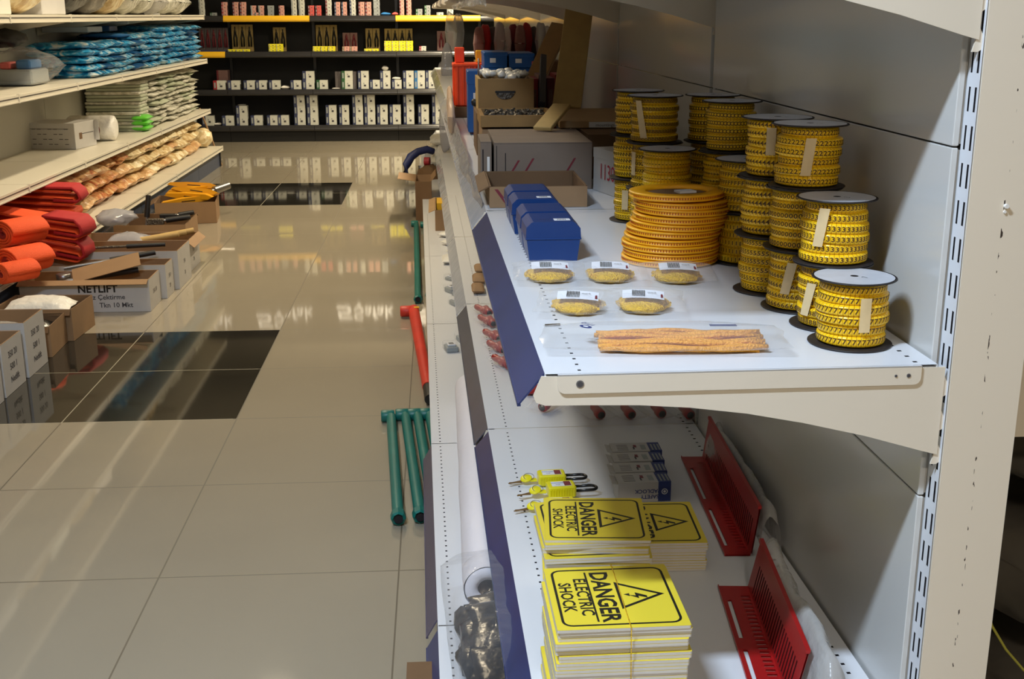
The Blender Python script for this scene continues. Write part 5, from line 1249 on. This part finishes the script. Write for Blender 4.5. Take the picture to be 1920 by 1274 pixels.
b = MB(); b.box(-0.16, 0.16, -0.05, 0.05, 0, 0.004, 'card', T=TR(0, 0, 0, 0.5, -0.22, 0.2)); tag(b.build('loose_flap', None, (-1.60, 5.62, 0.19)), 'loose cardboard flap tilted over the frontmost tool carton', 'cardboard')
b = MB(); b.lathe([(0.0, 0), (0.03, 0), (0.034, 0.01), (0.034, 0.03), (0.028, 0.034), (0, 0.034)], 'steel', 24); tag(b.build('steel_ring', None, (-1.80, 5.60, 0.135)), 'shiny steel collar in the left end of the printed carton', 'fitting')
for i, (y0, d_, h, xr, lb) in enumerate(((5.76, 0.16, 0.17, -1.355, 'slim white-ended carton just behind the printed one'), (5.96, 0.30, 0.20, -1.335, 'tall white-ended carton, third of the tool cartons'), (6.33, 0.33, 0.175, -1.365, 'wide white-ended carton with tan tools, fourth of the tool cartons'))):
    t = carton('carton', lb, 0.60, d_, h, 'carton_white', (xr-0.60, y0, 0.001), 0.0, None, 'card', (('R', 0.05, -0.7),) if i == 2 else ())
    b = MB(); b.text('350', 0.03, 'ink_grey', TR(0.6006, d_/2, h*0.6, PI/2, 0, PI/2)); b.text('20', 0.03, 'ink_grey', TR(0.6006, d_/2, h*0.3, PI/2, 0, PI/2)); b.build('printed_marks', t)
tool('pry_bar', 'dark steel bar lying across the third tool carton', (-1.90, 6.03, 0.205), (-1.42, 6.08, 0.213), 'black', 'parts_grey', 0.012, 0.6)
tool('pry_bar', 'second dark bar lying low inside the third tool carton', (-1.90, 6.14, 0.12), (-1.45, 6.16, 0.15), 'black', 'steel', 0.012, 0.5)
for i in range(3):
    tool('tan_grip_tool', 'tan handled tool in the fourth tool carton, %s of three' % ['left', 'middle', 'right'][i], (-1.75+0.05*i, 6.45+0.05*i, 0.15), (-1.44+0.03*i, 6.50+0.06*i, 0.19), 'wood_pale', 'steel', 0.018, 0.35)
o = MB().pillow(0.2, 0.2, 0.07, 'film_grey', 4, 12, 10, 0.5, 2.4).build('film_bag', None, (-1.72, 6.52, 0.13)); tag(o, 'crumpled clear bag in the fourth tool carton', 'bag')
# hammer box
t = carton('carton', 'brown open box of hammers, fifth of the tool cartons', 0.42, 0.42, 0.155, 'card', (-1.93, 7.0, 0.001), 0.03, None, 'card_dark', (('L', 0.08, -0.6), ('B', 0.06, -0.4)))
o = MB().blob(0.11, 0.10, 0.045, 'film_grey', 9, 0.3, 2, 18).build('film_bag', None, (-1.86, 6.82, 0.19)); tag(o, 'grey film bundle before the box of hammers', 'bag')
tool('hammer', 'black handled hammer standing upright out of the hammer box', (-1.80, 7.22, 0.06), (-1.77, 7.25, 0.30), 'black', 'steel', 0.017, 0.45, 'parts_grey', 'hammer')
tool('hammer', 'flat lying hammer with dark head in the hammer box', (-1.70, 7.08, 0.165), (-1.50, 7.12, 0.185), 'black', 'steel', 0.018, 0.3, 'parts_grey', 'hammer')
tool('hammer', 'black headed hammer lying behind the flat one', (-1.66, 7.25, 0.165), (-1.52, 7.32, 0.18), 'black', 'steel', 0.016, 0.4, 'black', 'hammer')
# yellow tool box
t = carton('carton', 'brown open box full of yellow tools, farthest of the tool cartons', 0.40, 0.36, 0.145, 'card', (-1.90, 7.92, 0.001), 0.12, None, 'card_dark', (('L', 0.06, -0.5),))
for i in range(6):
    rnd = random.Random(i+60); y = 8.04+0.04*i; z = 0.135+0.018*(i % 3)+0.008*i
    t = thing('yellow_tool', 'yellow bodied tool heaped in the farthest carton, number %s from the front' % ['one', 'two', 'three', 'four', 'five', 'six'][i], 'tool', (-1.70+0.04*rnd.uniform(-1, 1), y, z), 0, 'yellow tools in the carton', (0.5*rnd.uniform(-1, 1), 0.12*rnd.uniform(-1, 1), 0.45*rnd.uniform(-1, 1)))
    b = MB(); b.prism([(-0.17, 0.0), (-0.05, -0.012), (0.14, 0.0), (0.17, 0.02), (0.12, 0.035), (-0.03, 0.03), (-0.15, 0.018)], -0.02, 0.02, 'tool_yellow', 'y'); b.build('tool_body', t)
    MB().box(-0.03, 0.06, -0.022, 0.022, 0.008, 0.013, 'black').build('black_stripe', t)
tool('steel_mallet', 'grey round headed mallet sticking out of the yellow tool carton', (-1.58, 8.12, 0.185), (-1.46, 8.26, 0.215), 'steel', 'steel', 0.028, 0.3)
b = MB(); b.tube([(-2.05, 8.5, 0.03), (-1.95, 8.42, 0.06), (-1.88, 8.40, 0.05)], 0.02, 'black', 10); tag(b.build('black_tube'), 'black tube lying in the shade under the left deck by the yellow tools', 'tube')

# ------------------------------------------------------------------ black rack at the end of the aisle
RYF = 13.30; RD = 0.36; RZ = [0.177, 0.568, 0.975, 1.353, 1.75]; RX0 = -4.15; RBAY = 0.93; RN = 7
rk = thing('wall_rack', 'black steel rack with yellow and black shelf rails across the end of the aisle', 'shelving', (RX0, RYF, 0))
for k in range(RN):
    x0, x1 = k*RBAY+0.002, (k+1)*RBAY-0.002
    for zi, z in enumerate(RZ):
        b = MB(); b.box(x0, x1, 0.0, RD, z-0.02, z, 'black_steel'); s = b.build('shelf', rk)
        yel = (zi == 3 and k in (2, 4, 6)) or (zi == 2 and k in (0, 1))
        m = 'rail_yellow' if yel else 'black_rail'
        r = MB(); vs = []; prof = [(-0.002, 0.006), (-0.010, 0.004), (-0.022, -0.012), (-0.030, -0.032), (-0.033, -0.056), (-0.026, -0.060), (0.0, -0.04)]
        r.prism([(a, z+c) for a, c in prof], x0, x1, m, 'x', smooth=True); o = r.build('shelf_rail', s)
        if yel: o['label'] = 'yellow shelf rail'
    b = MB(); b.box(x0, x1, RD, RD+0.01, 0.0, 2.3, 'black_matt'); b.build('back_panel', rk)
    b = MB(); b.box(x0, x1, 0.0, 0.01, 0.0, RZ[0]-0.061, 'black_matt'); b.build('plinth', rk)
for k in range(RN+1):
    b = MB(); b.box(k*RBAY-0.015, k*RBAY+0.015, RD-0.03, RD, 0, 2.3, 'black_steel'); b.build('upright', rk)
t = thing('header_sign', 'dark header board with white lettering above the black rack', 'sign', (RX0, RYF-0.02, 1.88))
MB().box(0, RN*RBAY, 0, 0.03, 0, 0.42, 'header_dark').build('board', t)
b = MB()
for xw in (-2.72, -1.79, -0.86, 0.07):
    b.text('Şafak', 0.21, 'letter_lit', TR(xw-RX0+0.08, -0.002, 0.13, PI/2, 0, 0), bold=0.01)
    b.prism([(-0.34, 0.05), (-0.20, 0.05), (-0.17, 0.08), (-0.17, 0.12), (-0.20, 0.15), (-0.29, 0.15), (-0.28, 0.18), (-0.16, 0.18), (-0.15, 0.21), (-0.31, 0.21), (-0.33, 0.12), (-0.22, 0.12), (-0.20, 0.10), (-0.22, 0.08), (-0.34, 0.08)], -0.004, -0.001, 'letter_lit', 'y', T=TR(xw-RX0, 0, 0))
b.build('lettering', t)
ZREL = 1
def rx(c): return aty(360+c*0.27083, 150, RYF+0.03).x
def px2(c0, c1):
    a = (rx(c0), rx(c1)); return a
small = {}
def small_box(w_, d_, h_, front, side):
    key = (round(w_, 3), front, side, h_)
    if key not in small:
        b = MB(); b.box(0, w_*0.30, -0.0, d_, 0, h_, side); b.box(w_*0.30, w_, 0, d_, 0, h_, front)
        b.box(w_*0.06, w_*0.2, -0.0008, 0, h_*0.2, h_*0.8, 'box_grey'); b.box(w_*0.55, w_*0.75, -0.0008, 0, h_*0.3, h_*0.5, 'ink_grey'); b.box(w_*0.5, w_*0.6, -0.0008, 0, h_*0.55, h_*0.7, 'box_grey')
        small[key] = b.mesh('small_carton')
    return small[key]
def put_boxes(lst, z, h_, row, front='box_white', dflt='box_navy', depth=0.10):
    for e in lst:
        c0, c1, n = e[:3]; side = e[3] if len(e) > 3 else dflt; fr = e[4] if len(e) > 4 else front
        xa, xb = px2(c0, c1)
        for k in range(n):
            o = bpy.data.objects.new('small_carton', small_box(xb-xa, depth, h_, fr, side)); COL.objects.link(o)
            o.location = (xa+0.0015*(k % 2), RYF+0.03+0.002*(k % 2), z+0.001+k*(h_+0.0008))
            cname = {'box_navy': 'white and navy', 'box_sky': 'white and bright blue', 'box_green': 'white and green', 'box_crimson': 'white and red', 'label_red': 'maroon and white'}.get(side, 'white')
            if fr == 'box_pink': cname = 'pink'
            if fr == 'box_rose': cname = 'rose red'
            if fr == 'box_grey': cname = 'pale grey'
            if fr == 'box_yellow': cname = 'bright yellow'
            tag(o, 'small %s carton on the %s shelf of the black rack' % (cname, row), 'box', '%s cartons on the %s rack shelf' % (cname, row))
put_boxes([(50, 130, 1), (190, 272, 1), (290, 367, 2), (390, 470, 1), (503, 577, 1), (580, 655, 1), (695, 772, 3), (785, 860, 3), (915, 990, 2), (1008, 1077, 2), (1103, 1175, 3), (1185, 1260, 3), (1273, 1347, 2), (1360, 1438, 2), (1458, 1532, 3), (1560, 1635, 2), (1658, 1735, 3), (-80, 0, 1), (-200, -120, 2)], RZ[0], 0.108, 'lowest')
put_boxes([(145, 228, 1, 'box_crimson'), (245, 327, 1), (355, 432, 1), (440, 514, 1), (530, 606, 1), (680, 755, 1), (765, 845, 2), (860, 936, 1, 'box_green'), (1035, 1112, 2, 'box_green'), (1148, 1223, 2), (1230, 1300, 1), (1302, 1373, 2), (1383, 1450, 1), (1460, 1535, 2), (1540, 1612, 2, 'box_sky'), (1617, 1686, 2), (1700, 1765, 1)], RZ[1], 0.098, 'second lowest')
put_boxes([(82, 115, 5, 'box_grey'), (236, 272, 4, 'box_crimson', 'box_pink'), (312, 350, 4, 'label_red', 'box_pink'), (362, 400, 4, 'label_red', 'box_pink'), (435, 468, 3, 'box_grey', 'box_pink'), (487, 522, 3, 'box_grey', 'box_pink'), (550, 590, 3, 'box_grey', 'box_grey'), (626, 660, 3, 'label_red', 'box_pink'), (712, 748, 5, 'box_grey'), (762, 800, 5, 'box_grey'), (826, 866, 3, 'label_red', 'box_rose'), (876, 914, 3, 'label_red', 'box_rose'), (945, 985, 5, 'label_red'), (1006, 1044, 4, 'box_navy', 'box_pink'), (1054, 1090, 4, 'box_navy', 'box_pink'), (1110, 1150, 5, 'box_navy'), (1170, 1210, 4, 'label_red', 'box_pink'), (1216, 1256, 4, 'label_red', 'box_pink'), (1272, 1314, 5, 'box_grey', 'box_grey'), (1450, 1480, 5, 'label_red', 'box_pink'), (1496, 1530, 5, 'label_red', 'box_pink'), (1560, 1604, 2, 'box_green', 'box_grey'), (1620, 1660, 3, 'box_green', 'box_grey'), (1702, 1748, 1, 'box_grey'), (1772, 1815, 2, 'box_grey'), (460, 496, 1, 'box_grey', 'box_pink'), (155, 200, 1, 'box_green', 'box_grey')], RZ[3], 0.036, 'fourth', depth=0.07)
o = bpy.data.objects
# pale lids / extra clear packets on rack
for i, (c0, c1, z, h_) in enumerate(((130, 180, RZ[0], 0.03), (610, 675, RZ[1], 0.04), (965, 1025, RZ[1], 0.015), (1315, 1362, RZ[1]+0.198, 0.05), (1385, 1445, RZ[1]+0.099, 0.03), (300, 355, RZ[0]+0.218, 0.012), (1700, 1760, RZ[1]+0.1, 0.18))):
    xa, xb = px2(c0, c1); ob = MB().pillow(xb-xa, 0.1, h_, 'bag_white' if i != 6 else 'film_grey', i+4, 10, 8, 0.4, 2.6).build('clear_packet', None, ((xa+xb)/2, RYF+0.09, z+0.001)); tag(ob, ['white packet beside the leftmost navy carton on the lowest rack shelf', 'shiny white packet left of the centre on the second lowest rack shelf', 'flat white packet by the green striped cartons', 'crumpled packet on top of a two-high carton stack', 'white packet lying on a single navy carton', 'white packet on the two-high stack at the left of the lowest rack shelf', 'tall clear packet at the right end of the second lowest rack shelf'][i], 'packet')
for i, (c0, c1, m) in enumerate(((1320, 1390, 'box_sky'), (1396, 1440, 'box_rose'))):
    xa, xb = px2(c0, c1); ob = MB().pillow(xb-xa, 0.1, 0.035, m, i+14, 10, 8, 0.4, 2.2).build('soft_packet', None, ((xa+xb)/2, RYF+0.09, RZ[3]+0.001)); tag(ob, ['blue soft packet on the fourth rack shelf', 'red soft packet on the fourth rack shelf'][i], 'packet')
# carded tools on the third shelf
def card(c0, c1, top, z, m, label, y=0.20, dark='ink_black', h_=None):
    xa, xb = px2(c0, c1); w_ = xb-xa; h_ = h_ or aty(600, top*0.27083, RYF+y).z-z
    t = thing('carded_pliers', label, 'tool card', (xa, RYF+y, z+0.001), 0, 'tool cards on the third rack shelf')
    MB().box(0, w_-0.004, 0, 0.012, 0, h_, m).build('card', t)
    b = MB(); cx_ = w_/2
    b.tube([(cx_, -0.006, h_*0.92), (cx_, -0.006, h_*0.75)], 0.006, dark, 8); b.tube([(cx_, -0.006, h_*0.72), (cx_-w_*0.2, -0.006, h_*0.5), (cx_-w_*0.17, -0.006, h_*0.18)], 0.009, dark, 8); b.tube([(cx_, -0.006, h_*0.72), (cx_+w_*0.2, -0.006, h_*0.5), (cx_+w_*0.17, -0.006, h_*0.18)], 0.009, dark, 8); b.blob(0.014, 0.006, 0.022, dark, 2, 0.1, 2, 12, T=TR(cx_, -0.006, h_*0.65)); b.build('pliers', t)
    return t
k = 0
NMS = ['one', 'two', 'three', 'four', 'five', 'six', 'seven', 'eight', 'nine', 'ten', 'eleven', 'twelve', 'thirteen', 'fourteen', 'fifteen', 'sixteen', 'seventeen', 'eighteen', 'nineteen', 'twenty', 'twenty-one', 'twenty-two', 'twenty-three', 'twenty-four']
for (c0, n, cw, top, m, dk) in ((50, 5, 41, 192, 'grey_card', 'label_red'), (277, 3, 50, 170, 'khaki_card', 'ink_black'), (565, 2, 45, 190, 'khaki_card', 'ink_black'), (862, 3, 50, 174, 'khaki_card', 'ink_black'), (1047, 2, 52, 228, 'pink_card', 'label_red'), (1206, 2, 50, 198, 'khaki_card', 'ink_black'), (1338, 4, 49, 200, 'khaki_card', 'ink_black'), (1702, 1, 58, 218, 'pink_card', 'label_red'), (1775, 1, 50, 218, 'pink_card', 'label_red')):
    for q in range(n):
        card(c0+q*cw, c0+(q+1)*cw, top, RZ[2], m, '%s tool card on the third rack shelf, number %s from the left' % ({'grey_card': 'dark grey', 'khaki_card': 'khaki', 'pink_card': 'dull pink'}[m], NMS[k]), 0.20, dk); k += 1
put_boxes([(543, 590, 3, 'box_yellow', 'box_yellow'), (592, 639, 3, 'box_yellow', 'box_yellow'), (846, 894, 2, 'box_yellow', 'box_yellow'), (898, 944, 2, 'box_yellow', 'box_yellow'), (950, 998, 2, 'box_yellow', 'box_yellow'), (1338, 1385, 4, 'box_yellow', 'box_yellow'), (1388, 1434, 4, 'box_yellow', 'box_yellow'), (1437, 1484, 4, 'box_yellow', 'box_yellow'), (1487, 1535, 4, 'box_yellow', 'box_yellow'), (262, 310, 1, 'box_yellow', 'box_yellow'), (314, 360, 1, 'box_yellow', 'box_yellow'), (362, 408, 1, 'box_yellow', 'box_yellow'), (1200, 1248, 1, 'box_yellow', 'box_yellow'), (1251, 1298, 1, 'box_yellow', 'box_yellow')], RZ[2], 0.027, 'third', 'box_yellow', 'box_yellow', 0.07)
put_boxes([(1048, 1098, 2, 'card', 'box_pink'), (1100, 1150, 2, 'card', 'box_pink'), (1577, 1625, 2, 'box_crimson', 'box_white')], RZ[2], 0.026, 'third', depth=0.07)
xa, xb = px2(50, 250); b = MB(); b.box(0, xb-xa, 0, 0.10, 0, 0.016, 'strip_blue'); tag(b.build('blue_tray', None, (xa, RYF+0.04, RZ[2]+0.001)), 'flat blue tray before the dark grey tool cards', 'tray')
xa, xb = px2(158, 236); b = MB(); b.box(0, xb-xa, 0, 0.14, 0, 0.205, 'pink_card'); b.box(0.0, 0.02, -0.0008, 0, 0, 0.205, 'label_red'); tag(b.build('tall_box', None, (xa, RYF+0.16, RZ[1]+0.001)), 'tall dull pink box behind the red striped carton', 'box')
for i in range(3):
    xa, xb = px2((990, 1012, 1115)[i], (1010, 1034, 1138)[i]); b = MB(); b.box(0, xb-xa, 0, 0.12, 0, 0.19, 'grey_card'); tag(b.build('dark_box', None, (xa, RYF+0.06, RZ[1]+0.001)), ['dark upright box left of the green cartons', 'dark upright box touching the green cartons', 'dark upright box right of the green cartons'][i], 'box')
